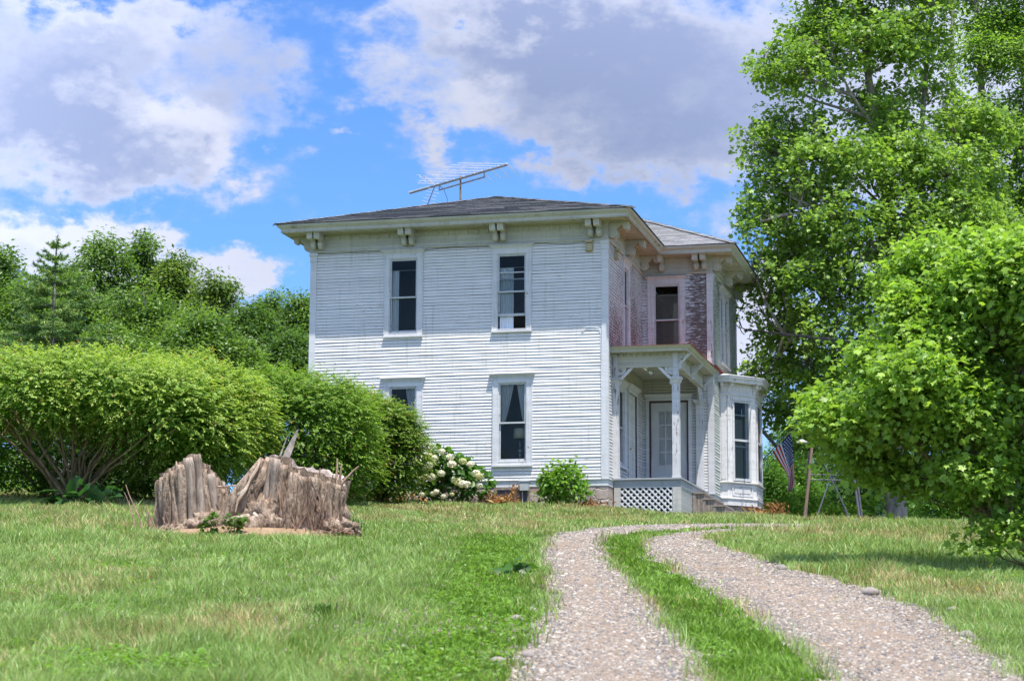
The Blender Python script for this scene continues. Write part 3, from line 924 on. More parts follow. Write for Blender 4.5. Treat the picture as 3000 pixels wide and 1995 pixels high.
def build_walls():
    W1 = (-5.95, -4.955, 3.83, 6.14); W2_ = (-3.02, -2.015, 3.87, 6.14); W3 = (-2.985, -1.985, .39, 2.76); W4 = (-5.93, -4.92, .39, 2.74)
    boards(FR, -W + .1, -.1, .005, HF, [W1, W2_, W3, W4], seed=3).build('wall', M['front'], H)
    SWH = [(2.12, 2.98, 3.6, 6.16), (1.05, 2.45, .5, 2.65), (2.72, 4.12, .0, 2.72)]
    boards(SD, .1, V1, 3.415, HF, SWH, seed=5).build('wall', M['sidewall'], H)['label'] = 'flaking clapboard wall above the red porch roof'
    boards(SD, .1, V1, .005, 3.41, SWH, seed=6, rough=.6).build('wall', M['porchwall'], H)
    # (porch part of the wall is kept in better paint)
    boards(WF, 0, W2 - .1, 3.45, HF, [(.19, 1.2, 3.4, 6.13)], seed=7).build('wall', M['wingwall'], H)['label'] = 'badly flaked clapboard wall above the porch roof'
    boards(WF, 0, W2 - .1, .005, 3.46, [(.19, 1.29, 0, 2.7)], seed=8, rough=.5).build('wall', M['porchwall'], H)
    boards(WS, V1 + .1, VB - .08, .005, HF, [(6.6, 8.3, 3.85, 6.08), (6.36, 9.54, -.2, 3.36)], seed=9).build('wall', M['wingside'], H)
    boards(LF, .1, VB - .1, .005, HF, (), seed=10).build('wall', M['front'], H)
    mb = MB(); pbox(mb, BK, 0, W + W2, -.05, .0, -1.6, HF + .4); mb.build('wall', M['front'], H)
    # corner boards
    for pl, a0, a1, mat in ((FR, -.14, .034, 'trim'), (SD, .0, .10, 'trim'), (FR, -W - .034, -W + .14, 'trim'), (LF, VB - .12, VB, 'trim'), (WF, W2 - .13, W2 + .034, 'trimv'), (WS, V1, V1 + .14, 'trimv'), (WS, VB - .12, VB + .02, 'trimv')):
        mb = MB(); pbox(mb, pl, a0, a1, .0, .034, .012, HF - .02)
        if pl in (FR, LF) or pl is WS:
            pbox(mb, pl, a0 - .015, a1 + .015, .001, .052, HF - .26, HF - .22); pbox(mb, pl, a0 - .03, a1 + .03, .001, .075, HF - .10, HF - .03); pbox(mb, pl, a0 - .01, a1 + .01, .001, .045, HF - .22, HF - .10)
            pfrus(mb, pl, a0 - .01, a1 + .01, .001, .045, HF - .14, a0 - .03, a1 + .03, .075, HF - .10)
        mb.build('corner_board', M[mat], H)
    path = [(-W, VB), (-W, 0), (0, 0), (0, V1), (W2, V1), (W2, VB)]
    mb = MB()
    sweep(mb, path, [(.0, -.165), (.026, -.165), (.026, -.012), (.052, -.010), (.055, .006), (.0, .012)])
    mb.build('water_table', M['trim'], H)
    # stone foundation, a hand's breadth inside the siding
    mb = MB()
    sweep(mb, path, [(-.25, -.16), (.012, -.16), (.03, -.9), (.03, -2.2)])
    f = mb.build('foundation', M['fieldstone'], H)
    # frieze, dentils
    mb = MB()
    sweep(mb, path, [(0, HF - .02), (.05, HF - .02), (.062, HF + .01), (.034, HF + .045), (.030, HF + .12), (.052, HF + .125), (.058, HF + .155), (.032, HF + .165), (.028, HF + .50)])
    for pl, a0, a1 in ((FR, -W + .1, -.05), (SD, .35, V1 - .1), (WF, .12, W2 - .1), (WS, V1 + .3, VB - .1)):
        a = a0
        while a < a1 - .14:
            pbox(mb, pl, a, a + .142, .02, .056, HF + .30, HF + .42); a += .272
    mb.build('frieze', M['eave'], H)
    # soffit with raised panel mouldings
    ep = [(-W - EO, VB + EO), (-W - EO, -EO), (EO, -EO), (EO, V1 - EO), (W2 + EO, V1 - EO), (W2 + EO, VB + EO)]
    mb = MB()
    zs = HF + .47
    sweep(mb, path, [(.0, zs), (EO - .08, zs - .01)])
    sweep(mb, path, [(.03, zs - .03), (.09, zs - .03), (.09, zs - .001)])
    for (pl, a0, a1) in ((FR, -W - EO + .1, EO - .1), (SD, -EO + .1, V1 - EO + .05), (WF, EO + .1, W2 + EO - .1), (WS, V1 - EO + .1, VB + EO - .1)):
        nseg = max(1, round((a1 - a0) / 1.25))
        for i in range(nseg):
            p0 = a0 + (a1 - a0) * i / nseg + .12; p1 = a0 + (a1 - a0) * (i + 1) / nseg - .12
            for (b0, b1, m0, m1) in ((p0, p1, .16, .185), (p0, p1, .575, .60), (p0, p0 + .025, .185, .575), (p1 - .025, p1, .185, .575)):
                pbox(mb, pl, b0, b1, m0, m1, zs - .024, zs - .006)
    mb.build('soffit', M['eave'], H)
    mb = MB()
    sweep(mb, ep, [(-.125, zs + .02), (-.125, zs - .035), (-.095, zs - .035), (-.092, zs + .045), (-.085, zs + .05), (-.07, zs + .07), (-.03, zs + .10), (-.005, zs + .125), (0, EZ - .02), (.004, EZ - .004)])
    mb.build('cornice', M['cornice'], H)

def bracket(pl, a):
    def circ(cx, cz, r, t0, t1, n):
        return [(cx + r * math.cos(math.radians(t0 + (t1 - t0) * i / n)), cz + r * math.sin(math.radians(t0 + (t1 - t0) * i / n))) for i in range(n + 1)]
    z = HF + .47
    body = [(.0, z - .03), (.0, z - .40)] + circ(.135, z - .285, .135, 200, 395, 12) + [(.29, z - .17), (.36, z - .105), (.42, z - .10)] + [(.44, z - .03)]
    knob = [(.40, z - .045)] + circ(.475, z - .145, .068, 170, 380, 9) + [(.55, z - .10), (.56, z - .045)]
    m = MB()
    prism(m, pl, body, a + .022, a + .133)
    prism(m, pl, circ(.135, z - .285, .085, 0, 342, 18), a + .008, a + .147)
    prism(m, pl, circ(.135, z - .285, .04, 0, 342, 12), a - .004, a + .159)
    prism(m, pl, knob, a, a + .155)
    pbox(m, pl, a - .004, a + .159, .03, .60, z - .046, z - .013)
    return m.build('eave_bracket', M['eave'], H)

def build_eaves():
    for a in (-8.0, -7.80, -5.48, -5.28, -3.0, -2.79, -.47, -.25): bracket(FR, a)
    for a in (.02, .20, 2.35, 2.55, 4.55): bracket(SD, a)
    for a in (.52, 1.50, 1.72): bracket(WF, a)
    for a in (5.06, 5.26, 7.35, 7.55, 9.55, 9.75): bracket(WS, a)
    for a in (.1, 3.2, 6.4, VB - .2): bracket(LF, a)
    def roof_mesh(planes, hips):
        mb = MB()
        for (e0, e1, t0, t1) in planes:
            e0, e1, t0, t1 = map(Vector, (e0, e1, t0, t1))
            up = ((t0 + t1) / 2 - (e0 + e1) / 2)
            L = ((t0 - e0) - (e1 - e0).normalized() * (t0 - e0).dot((e1 - e0).normalized())).length
            nrow = int(L / .14)
            nz = (e1 - e0).cross(t0 - e0 if (t0 - e0).length > .1 else t1 - e0).normalized()
            if nz.z < 0: nz = -nz
            for k in range(nrow):
                f0, f1 = k / nrow, (k + 1.06) / nrow
                f1 = min(f1, 1)
                a = e0.lerp(t0, f0); b = e1.lerp(t1, f0); c = e1.lerp(t1, f1); d = e0.lerp(t0, f1)
                ux = (e1 - e0).normalized()
                lift = nz * .016
                cnt = max(1, int((b - a).length / 1.0))
                for s in range(cnt):
                    p = a.lerp(b, s / cnt); q = a.lerp(b, (s + 1) / cnt); r = d.lerp(c, (s + 1) / cnt); t = d.lerp(c, s / cnt)
                    w = nz * random.uniform(-.004, .006)
                    vs = [p, q, q + lift + w, p + lift + w, r + nz * .002, t + nz * .002]
                    u0, u1 = (p - e0).dot(ux), (q - e0).dot(ux)
                    y0, y1 = k * .14 + .003, k * .14 + .142
                    mb.add(vs, [(0, 1, 2, 3), (3, 2, 4, 5)], [[(u0, y0)] * 4, [(u0, y0), (u1, y0), (u1, y1), (u0, y1)]])
        for h0, h1 in hips:
            h0, h1 = Vector(h0), Vector(h1)
            L = (h1 - h0).length; n = int(L / .16); d = (h1 - h0) / n
            sd = d.cross(Vector((0, 0, 1))).normalized() * .15
            for k in range(n):
                p = h0 + d * k; q = h0 + d * (k + 1.15)
                z0 = Vector((0, 0, .035 + random.uniform(-.006, .008))); z1 = Vector((0, 0, .02))
                dn = Vector((0, 0, .035))
                vs = [p + z0, p + sd + z0 - dn, q + sd + z1 - dn, q + z1, q - sd + z1 - dn, p - sd + z0 - dn, p - sd - dn * .5, p + sd - dn * .5]
                mb.add(vs, [(0, 1, 2, 3), (0, 3, 4, 5), (5, 6, 7, 1, 0)], [[(k * .3, 0), (k * .3 + .2, 0), (k * .3 + .2, .1), (k * .3, .1)], [(k * .3, 0), (k * .3 + .2, 0), (k * .3 + .2, .1), (k * .3, .1)], [(k * .3, 0)] * 5])
        return mb
    z = EZ + .004
    l, r, f, b = -W - EO - .03, EO + .03, -EO - .03, VB + EO
    A = (-4.0, f + 4.78, z + .33 * 4.78); B = (-4.0, b - 4.78, z + .33 * 4.78)
    planes = [((l, f, z), (r, f, z), A, A), ((r, f, z), (r, b, z), A, B), ((r, b, z), (l, b, z), B, B), ((l, b, z), (l, f, z), B, A)]
    roof_mesh(planes, [((l, f, z), A), ((r, f, z), A), (A, B)]).build('roof', M['shingle'], H)
    l2, r2, f2, b2 = -6, W2 + EO + .03, V1 - EO - .03, VB + EO + .03
    hh = (b2 - f2) / 2
    A2 = (r2 - hh, f2 + hh, z + .47 * hh); B2 = (l2, f2 + hh, z + .47 * hh)
    planes = [((EO - .2, f2, z), (r2, f2, z), (EO - .2, f2 + hh, z + .47 * hh), A2), ((r2, f2, z), (r2, b2, z), A2, A2)]
    # front slope: split so that the hip edge is straight
    planes = [((A2[0], f2, z), (r2, f2, z), A2, A2), ((A2[0] - 3.5, f2, z), (A2[0], f2, z), (A2[0] - 3.5, A2[1], A2[2]), A2), ((r2, f2, z), (r2, b2, z), A2, A2), ((r2, b2, z), (A2[0] - 3.5, b2, z), A2, (A2[0] - 3.5, A2[1], A2[2]))]
    roof_mesh(planes, [((r2, f2, z), A2), (A2, (A2[0] - 3.5, A2[1], A2[2]))]).build('roof', M['shingle'], H)

def build_windows():
    window(FR, -5.97, -4.935, 3.855, 6.055, -5.85, -5.07, 3.94, 5.92, cap=(-6.09, -4.85, 6.055), meet=4.86)
    window(FR, -3.035, -2.0, 3.895, 6.06, -2.915, -2.13, 3.945, 5.92, cap=(-3.14, -1.92, 6.065), meet=4.90, lift=.34, muntins=[(1, 5.43)])
    window(FR, -3.0, -1.97, .405, 2.665, -2.87, -2.115, .50, 2.54, cap=(-3.1, -1.895, 2.675), meet=1.475)
    window(FR, -5.945, -4.905, .405, 2.64, -5.81, -5.06, .50, 2.51, cap=(-6.045, -4.825, 2.65), meet=1.475)
    window(WF, .173, 1.215, 3.5, 6.03, .325, 1.075, 3.6, 5.90, cap=(.085, 1.295, 6.035), meet=4.87, mat='trimv', blind=.3)
    window(SD, 2.10, 3.0, 3.5, 6.03, 2.24, 2.86, 3.6, 5.90, cap=(2.0, 3.1, 6.04), meet=4.87, mat='trimv')
    window(WS, 6.58, 7.44, 3.9, 6.0, 6.70, 7.36, 3.98, 5.86, cap=(6.5, 7.47, 6.02), meet=4.9, mat='trimv')
    window(WS, 7.46, 8.32, 3.9, 6.0, 7.54, 8.20, 3.98, 5.86, cap=(7.43, 8.42, 6.02), meet=4.9, mat='trimv')
    window(SD, 1.03, 2.47, .48, 2.66, 1.3, 2.2, .58, 2.52, cap=(.95, 2.5, 2.67), meet=1.5)
    # basement light
    mb = MB()
    pbox(mb, FR, -2.95, -2.01, .02, .06, -.235, -.18); pbox(mb, FR, -2.95, -2.88, .02, .06, -.9, -.235); pbox(mb, FR, -2.08, -2.01, .02, .06, -.9, -.235); pbox(mb, FR, -2.50, -2.45, .02, .055, -.9, -.235)
    b = mb.build('basement_window', M['rawwood'], H)
    mb = MB(); mb.add([FR(-2.88, .032, -.9), FR(-2.08, .032, -.9), FR(-2.08, .032, -.235), FR(-2.88, .032, -.235)], [(0, 1, 2, 3)])
    mb.build('pane', M['darksteel'], b)
    # dark inside: floors, and rooms with a plastered back wall
    mb = MB()
    mb.box(-W + .15, -.15, .15, 5.5, 3.05, 3.3); mb.box(-W + .15, -.15, .15, 5.5, -.1, .06); mb.box(-W + .15, -.15, .15, 5.5, HF + .0, HF + .08)
    mb.box(-W + .15, -.15, 3.3, 3.4, .06, 3.05); mb.box(-4.2, -4.1, .2, 3.3, .06, 3.05); mb.box(-W + .15, -.15, 3.5, 3.6, 3.3, HF); mb.box(-4.2, -4.1, .2, 3.5, 3.3, HF)
    mb.build('partition', M['room'], H)
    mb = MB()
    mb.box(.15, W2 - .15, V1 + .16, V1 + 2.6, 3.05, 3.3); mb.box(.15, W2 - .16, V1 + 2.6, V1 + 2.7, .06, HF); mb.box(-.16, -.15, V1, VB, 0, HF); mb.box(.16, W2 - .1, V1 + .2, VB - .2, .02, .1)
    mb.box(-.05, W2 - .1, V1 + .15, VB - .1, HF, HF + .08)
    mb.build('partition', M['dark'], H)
    # flood lights and boxes
    for pl, a in ((FR, -.455), (SD, .98)):
        mb = MB()
        zc = 6.03 if pl is FR else 5.98
        pbox(mb, pl, a - .095, a + .095, .004, .05, zc - .15, zc + .14)
        pfrus(mb, pl, a - .085, a + .085, .05, .12, zc - .13, a - .075, a + .075, .10, zc + .06)
        pbox(mb, pl, a - .095, a + .095, .05, .15, zc + .08, zc + .14)
        mb.build('alarm_box', M['beige'], H)['label'] = 'yellowed plastic box screwed under the frieze'
    mb = MB()
    pbox(mb, FR, -2.25, -2.03, .056, .17, -.265, -.03); pbox(mb, FR, -2.26, -2.02, .056, .185, -.04, -.018)
    mb.tube([FR(-2.19, .1, -.265), FR(-2.19, .1, -.5), FR(-2.2, .08, -1.0)], .016, 8)
    mb.build('utility_box', M['greybox'], H)
    mb = MB()   # loose cable looping along the frieze
    pts = [FR(-W + .1 + i * .35, .028, HF - .03 - .035 * abs(math.sin(i * .55)) - .012 * math.sin(i * 1.7)) for i in range(22)]
    mb.tube(pts, .006, 5); mb.build('cable', M['black'], H)
    mb = MB()
    mb.tube([FR(-.66, .03, 3.86), FR(-.6, .04, 3.90), FR(-.63, .035, 3.83), FR(-.55, .03, 3.91), FR(-.3, .03, 3.90), FR(-.2, .03, 3.88), FR(-.165, .03, 3.8), FR(-.15, .03, 2.6), FR(-.155, .03, 1.2), FR(-.15, .03, .05)], .007, 5)
    mb.build('cable', M['curtain'], H)
    # red flashing ledge beside the porch roof
    mb = MB(); pbox(mb, WS, V1 + .1, 7.6, .02, .10, 3.56, 3.60); mb.build('ledge', M['redroof'], H)

def arc(cx, cz, r, t0, t1, n):
    return [(cx + r * math.cos(math.radians(t0 + (t1 - t0) * i / n)), cz + r * math.sin(math.radians(t0 + (t1 - t0) * i / n))) for i in range(n + 1)]

def fan(mb, pl, a, z, sgn, n0, n1, R=.36):
    """sunburst spandrel: quarter disc with cut slots and a diagonal brace"""
    def P(x, y): return (a + sgn * x, z - y)
    def pz(lst):
        l = [P(x, y) for x, y in lst]
        plate(mb, pl, l if sgn < 0 else l[::-1], n0, n1)
    def pol(r, t): return (r * math.cos(math.radians(t)), r * math.sin(math.radians(t)))
    pz([(0, 0)] + [pol(.10 * R / .36, t) for t in np.linspace(0, 90, 7)])
    for i in range(6):
        t0 = i * 15 + 1.5; t1 = t0 + 12 if i < 5 else 90
        if i == 0: t0 = 0
        ts = np.linspace(t0, t1, 4)
        pz([pol(.095 * R / .36, t) for t in ts] + [pol(.185 * R / .36, t) for t in ts[::-1]])
    ts = np.linspace(0, 90, 9)
    pz([pol(.18 * R / .36, t) for t in ts] + [pol(.225 * R / .36, t) for t in ts[::-1]])
    pz([(R, 0), (R + .05, 0), (R + .05, .03), (.05, R + .03), (0, R + .05), (0, R - .02), (R - .06, .03)])
    pz([(0, R + .04), (.07, R + .02), (.085, R + .10), (.05, R + .13), (0, R + .12)])

def build_porch():
    PV, PU = .609, 1.676
    PF = Pl((0, PV), (1, 0)); PS = Pl((PU + .09, 0), (0, 1))
    mb = MB()
    mb.box(.035, 1.81, PV - .055, V1 - .002, .022, .066)
    pbox(mb, PF, .04, 1.775, -.05, .0, -.155, .02); pbox(mb, PS, PV + .001, V1 - .05, -.045, .012, -.155, .021)
    po = mb.build('porch', M['greywood'], H)
    po['label'] = 'small corner porch with square posts, sunburst brackets and lattice skirt'
    for a0, a1 in ((.045, .215), (1.56, 1.775)):
        b = MB(); pbox(b, PF, a0, a1, -.10, .004, -1.5, -.158); b.build('pier', M['postgrey'], po)
    def lattice(pl, a0, a1, z0, z1, name='lattice_panel'):
        m = MB(); w = .040; s = .157
        for sg, nn in ((1, (-.03, -.018)), (-1, (-.017, -.005))):
            c = a0 - (z1 - z0) - s
            while c < a1 + (z1 - z0) + s:
                # strip through (c,z0) going up at 45 degrees
                def seg(off):
                    pts = []
                    for z in (z0, z1):
                        a = c + off + sg * (z - z0) if sg > 0 else c + off + (z1 - z)
                        pts.append((a, z))
                    return pts
                (p0, p1) = seg(0); h = w * .707
                quad = [(p0[0] - h, p0[1]), (p0[0] + h, p0[1]), (p1[0] + h, p1[1]), (p1[0] - h, p1[1])]
                poly = quad
                for lim, sd in ((a0, 1), (a1, -1)):
                    out = []
                    for i in range(len(poly)):
                        A, B = poly[i - 1], poly[i]
                        ia, ib = sd * (A[0] - lim) >= 0, sd * (B[0] - lim) >= 0
                        if ia != ib:
                            t = (lim - A[0]) / (B[0] - A[0]); out.append((lim, A[1] + t * (B[1] - A[1])))
                        if ib: out.append(B)
                    poly = out
                    if not poly: break
                if len(poly) >= 3: plate(m, pl, poly, nn[0], nn[1])
                c += s
        pbox(m, pl, a0, a1, -.034, -.002, z1 - .02, z1)
        m.build(name, M['curtainwhite'], po)
    lattice(PF, .216, 1.559, -1.35, -.158)
    lattice(PS, PV + .12, 2.56, -1.3, -.158)
    def post(u0, u1, v0, v1, cap0, cap1, full=True, z0=.067):
        m = MB()
        m.box(u0, u1, v0, v1, z0, cap0)
        m.box(u0 - .012, u1 + .012, v0 - .012, v1 + .012, z0, z0 + .05)
        def fr(a0, a1, b0, b1, za, A0, A1, B0, B1, zb):
            m.box8([(a0, b0, za), (a1, b0, za), (a1, b1, za), (a0, b1, za), (A0, B0, zb), (A1, B0, zb), (A1, B1, zb), (A0, B1, zb)])
        fr(u0 - .01, u1 + .01, v0 - .01, v1 + .01, cap0, u0 - .05, u1 + .05, v0 - .05, v1 + .05, cap1 - .045)
        m.box(u0 - .065, u1 + .065, v0 - .065, v1 + .065, cap1 - .045, cap1)
        if full:
            e = .02
            m.box(u0 + e, u1 - e, v0 + e - .01, v1 - e, cap1, 3.30)
            m.box(u0 + e + .03, u1 - e - .03, v0 + e - .028, v0 + e - .01, cap1 + .26, 3.2)
            m.box(u0 + e - .012, u1 - e + .012, v0 + e - .03, v1, 3.22, 3.27)
            m.box(u0 + e + .02, u1 - e - .02, v0 + e - .03, v0 + e - .01, cap1 + .05, cap1 + .2)
        return m.build('post', M['trimv'], po)
    post(.0, .175, PV, PV + .17, 2.52, 2.655)
    post(1.562, 1.747, PV, PV + .185, 2.49, 2.645)
    m_ = post(1.505, 1.714, V1 - .10, V1 - .002, 2.49, 2.60, full=True)
    # beams
    mb = MB()
    pbox(mb, PF, .155, 1.585, -.13, -.02, 2.96, 3.30); pbox(mb, PF, .155, 1.585, -.14, .0, 2.925, 2.968); pbox(mb, PF, .155, 1.585, -.13, -.008, 2.975, 3.0)
    a = .215
    while a < 1.55:
        pbox(mb, PF, a, a + .085, -.02, .025, 3.215, 3.298); a += .171
    PB = Pl((PU + .055, 0), (0, 1))
    pbox(mb, PB, PV + .17, V1 - .1, -.13, -.02, 2.965, 3.30); pbox(mb, PB, PV + .17, V1 - .1, -.14, .0, 2.925, 2.967); pbox(mb, PB, PV + .17, V1 - .1, -.02, -.009, 2.98, 3.0)
    a = PV + .3
    while a < V1 - .25:
        pbox(mb, PB, a, a + .085, -.02, .025, 3.215, 3.298); a += .171
    mb.build('beam', M['cornice'], po)
    # ceiling
    mb = MB(); mb.box(.03, PU - .1, PV + .12, V1 - .03, 3.22, 3.25); mb.build('ceiling', M['eave'], po)
    for (pl, a, s) in ((PF, .16, 1), (PF, 1.578, -1)):
        m = MB(); fan(m, pl, a, 2.924, s, -.085, -.04, .33); m.build('fan_bracket', M['trim'], po)
    for vv in (PV + .08, 2.75, V1 - .06):
        m = MB(); pl = Pl((PU + .04, vv), (1, 0))
        fan(m, pl, .0, 3.27, 1, -.045, .0, .28); m.build('fan_bracket', M['trim'], po)
    m = MB(); fan(m, Pl((PU, 0), (0, 1)), PV + .18, 2.924, 1, -.06, -.02, .33); m.build('fan_bracket', M['trim'], po)
    m = MB(); fan(m, Pl((PU, 0), (0, 1)), V1 - .1, 2.924, -1, -.06, -.02, .33); m.build('fan_bracket', M['trim'], po)
    # eaves and red roof
    u1, v0, ze = PU + .435, PV - .435, 3.417
    ep = [(.0, v0), (u1, v0), (u1, V1)]
    mb = MB(); sweep(mb, ep, [(-.14, ze - .11), (-.14, ze - .135), (-.105, ze - .135), (-.10, ze - .08), (-.08, ze - .075), (-.03, ze - .035), (-.006, ze - .01), (0, ze + .004)])
    mb.build('porch_cornice', M['cornice'], po)
    mb = MB(); sweep(mb, ep, [(-.12, ze - .125), (-.46, ze - .12)]); mb.build('porch_soffit', M['eave'], po)
    mb = MB()
    k = .125
    nr = 11
    U = u1 + .02; Vv = v0 - .02
    D = 2.1
    for r in range(nr):
        d0, d1 = D * r / nr, D * (r + 1.08) / nr
        z0, z1 = ze - .004 + k * d0, ze - .004 + k * d1
        lf = .010
        # front slope
        mb.add([(0.02, Vv + d0, z0), (U - d0, Vv + d0, z0), (U - d0, Vv + d0, z0 + lf), (0.02, Vv + d0, z0 + lf), (max(.03, U - d1), Vv + d1, z1 + .002), (0.02, Vv + d1, z1 + .002)], [(0, 1, 2, 3), (3, 2, 4, 5)])
        # right slope, in short tabs with a ragged edge
        n = 14
        for t in range(n):
            va = Vv + d0 + (V1 - .02 - Vv - d0) * t / n; vb = Vv + d0 + (V1 - .02 - Vv - d0) * (t + 1) / n
            va1 = max(va, Vv + d1) if t == 0 else va
            j = random.uniform(-.01, .02) if r == 0 else 0; jz = random.uniform(0, .02)
            mb.add([(U - d0 + j, va, z0), (U - d0 + j, vb, z0), (U - d0 + j, vb, z0 + lf + jz), (U - d0 + j, va, z0 + lf + jz), (max(.02, U - d1), vb, z1 + .002), (max(.02, U - d1), va1, z1 + .002)], [(0, 1, 2, 3), (3, 2, 4, 5)])
    mb.build('porch_roof', M['redroof'], po)
    # porch lamp: two silvered flood bulbs
    m = MB(); lc = Vector((.78, PV + .55, 2.99))
    m.tube([(.78, PV + .55, 3.22), (.78, PV + .55, 3.1), lc], .03, 8)
    m.lathe([(.0, -.085), (.05, -.07), (.085, -.02), (.085, .03), (.05, .08), (.02, .1)], lc + Vector((0, -.03, 0)), 14)
    m.tube([lc + Vector((.03, 0, -.03)), lc + Vector((.10, -.02, -.09)), lc + Vector((.17, -.05, -.15))], [.03, .035, .07], 10)
    m.build('porch_lamp', M['lampglass'], po, smooth=True)
    # steps down the right hand side
    m = MB()
    st = [(-.145, 1.80, 2.05), (-.305, 2.05, 2.325), (-.486, 2.325, 2.60), (-.648, 2.60, 2.88)]
    for i, (z, x0, x1) in enumerate(st):
        m.box(x0 - .02, x1 + .03, 2.58, 4.25, z - .045, z)
        m.box(x1 - .005, x1 + .012, 2.62, 4.2, -1.4, z - .046)
        nb = 3
        for b in range(nb):
            w = (x1 - x0) / nb
            m.box(x0 + b * w + .004, x0 + (b + 1) * w - .004, 2.615, 2.64 + .008 * (b % 2), -1.4, z - .046)
        m.box(x0 - .035, x0 + .05 + .0 * i, 2.59, 2.614, -1.4, z - .048)
    m.build('steps', M['rawwood'], po)
    # front door
    mb = MB()
    pbox(mb, WF, .195, .235, .0, .05, .07, 2.61); pbox(mb, WF, 1.245, 1.285, .0, .05, .07, 2.61); pbox(mb, WF, .236, 1.244, .0, .05, 2.565, 2.61)
    dr = mb.build('door_frame', M['brownjamb'], H)
    mb = MB()
    pbox(mb, WF, .10, .194, .0, .038, .07, 2.70); pbox(mb, WF, 1.286, 1.38, .0, .038, .07, 2.70); pbox(mb, WF, .194, 1.286, .0, .036, 2.611, 2.70)
    pfrus(mb, WF, .10, 1.38, .001, .05, 2.70, .05, 1.43, .11, 2.79)
    mb.build('casing', M['trim'], dr)
    mb = MB()
    cols = [(.455, .625), (.66, .83), (.865, 1.035)]; rows = [(.83, 1.165), (1.20, 1.54), (1.575, 1.92), (1.955, 2.32)]
    pbox(mb, WF, .238, .455, -.05, -.01, .075, 2.56); pbox(mb, WF, 1.035, 1.242, -.05, -.01, .075, 2.56)
    pbox(mb, WF, .455, 1.035, -.05, -.01, .075, .83); pbox(mb, WF, .455, 1.035, -.05, -.01, 2.32, 2.56)
    for x in (.625, .83): pbox(mb, WF, x, x + .035, -.045, -.012, .83, 2.32)
    for c in cols:
        for z in (1.165, 1.54, 1.92): pbox(mb, WF, c[0], c[1], -.045, -.012, z, z + .035)
    pbox(mb, WF, .42, 1.07, -.01, .0, .80, .83); pbox(mb, WF, .42, 1.07, -.01, .0, 2.32, 2.345); pbox(mb, WF, .40, 1.07, -.01, -.002, .30, .33); pbox(mb, WF, .40, 1.07, -.01, -.002, .66, .69)
    d = mb.build('door', M['doorwhite'], H)
    mb = MB(); mb.add([WF(.45, -.03, .82), WF(1.04, -.03, .82), WF(1.04, -.03, 2.33), WF(.45, -.03, 2.33)], [(0, 1, 2, 3)]); mb.build('pane', M['glass'], d)
    mb = MB(); mb.add([WF(.45, -.09, .82), WF(1.04, -.09, .82), WF(1.04, -.09, 2.33), WF(.45, -.09, 2.33)], [(0, 1, 2, 3)]); mb.build('door_curtain', M['sheer'], d)
    # crumpled clear plastic sheet taped over the doorway
    m, nt, out = new_mat('cloudy_plastic')
    tr = nt.nodes.new('ShaderNodeBsdfTransparent'); df = nt.nodes.new('ShaderNodeBsdfPrincipled'); df.inputs['Base Color'].default_value = (.72, .73, .72, 1); df.inputs['Roughness'].default_value = .25
    ms = nt.nodes.new('ShaderNodeMixShader'); ms.inputs[0].default_value = .30
    nt.links.new(tr.outputs[0], ms.inputs[1]); nt.links.new(df.outputs[0], ms.inputs[2]); nt.links.new(ms.outputs[0], out.inputs[0])
    mb = MB(); nx, nz = 14, 26; vs = []
    for j in range(nz + 1):
        for i in range(nx + 1):
            a = .24 + 1.0 * i / nx; z = .08 + 2.48 * j / nz
            vs.append(WF(a, .025 + .018 * math.sin(i * .9 + j * .35) + .012 * math.sin(i * 2.1 - j * .6) + .01 * math.sin(j * 1.7), z))
    mb.add(vs, [(j * (nx + 1) + i, j * (nx + 1) + i + 1, (j + 1) * (nx + 1) + i + 1, (j + 1) * (nx + 1) + i) for j in range(nz) for i in range(nx)])
    mb.build('plastic_sheet', m, d, smooth=True)
    # side door under the porch
    mb = MB()
    pbox(mb, SD, 2.74, 2.84, .0, .04, .07, 2.70); pbox(mb, SD, 4.0, 4.10, .0, .04, .07, 2.70); pbox(mb, SD, 2.84, 4.0, .0, .038, 2.60, 2.70)
    pfrus(mb, SD, 2.72, 4.12, .001, .05, 2.70, 2.66, 4.2, .14, 2.80)
    fr = mb.build('door_frame', M['trim'], H)
    mb = MB(); pbox(mb, SD, 2.841, 2.88, -.06, .02, .07, 2.60); pbox(mb, SD, 3.96, 3.999, -.06, .02, .07, 2.60); mb.build('jamb', M['brownjamb'], fr)
    mb = MB(); pbox(mb, SD, 2.885, 3.955, -.05, -.01, .08, 2.59)
    for (b0, b1, c0, c1) in ((2.98, 3.36, .2, 1.0), (3.46, 3.86, .2, 1.0), (2.98, 3.36, 1.15, 2.4), (3.46, 3.86, 1.15, 2.4)): pbox(mb, SD, b0, b1, -.012, .0, c0, c1)
    d2 = mb.build('door', M['porchwall'], H)
    mb = MB(); mb.lathe([(.0, -.03), (.028, -.01), (.028, .015), (0, .03)], SD(3.05, .035, 1.08), 10); mb.build('door_knob', M['brass'], d2, smooth=True)

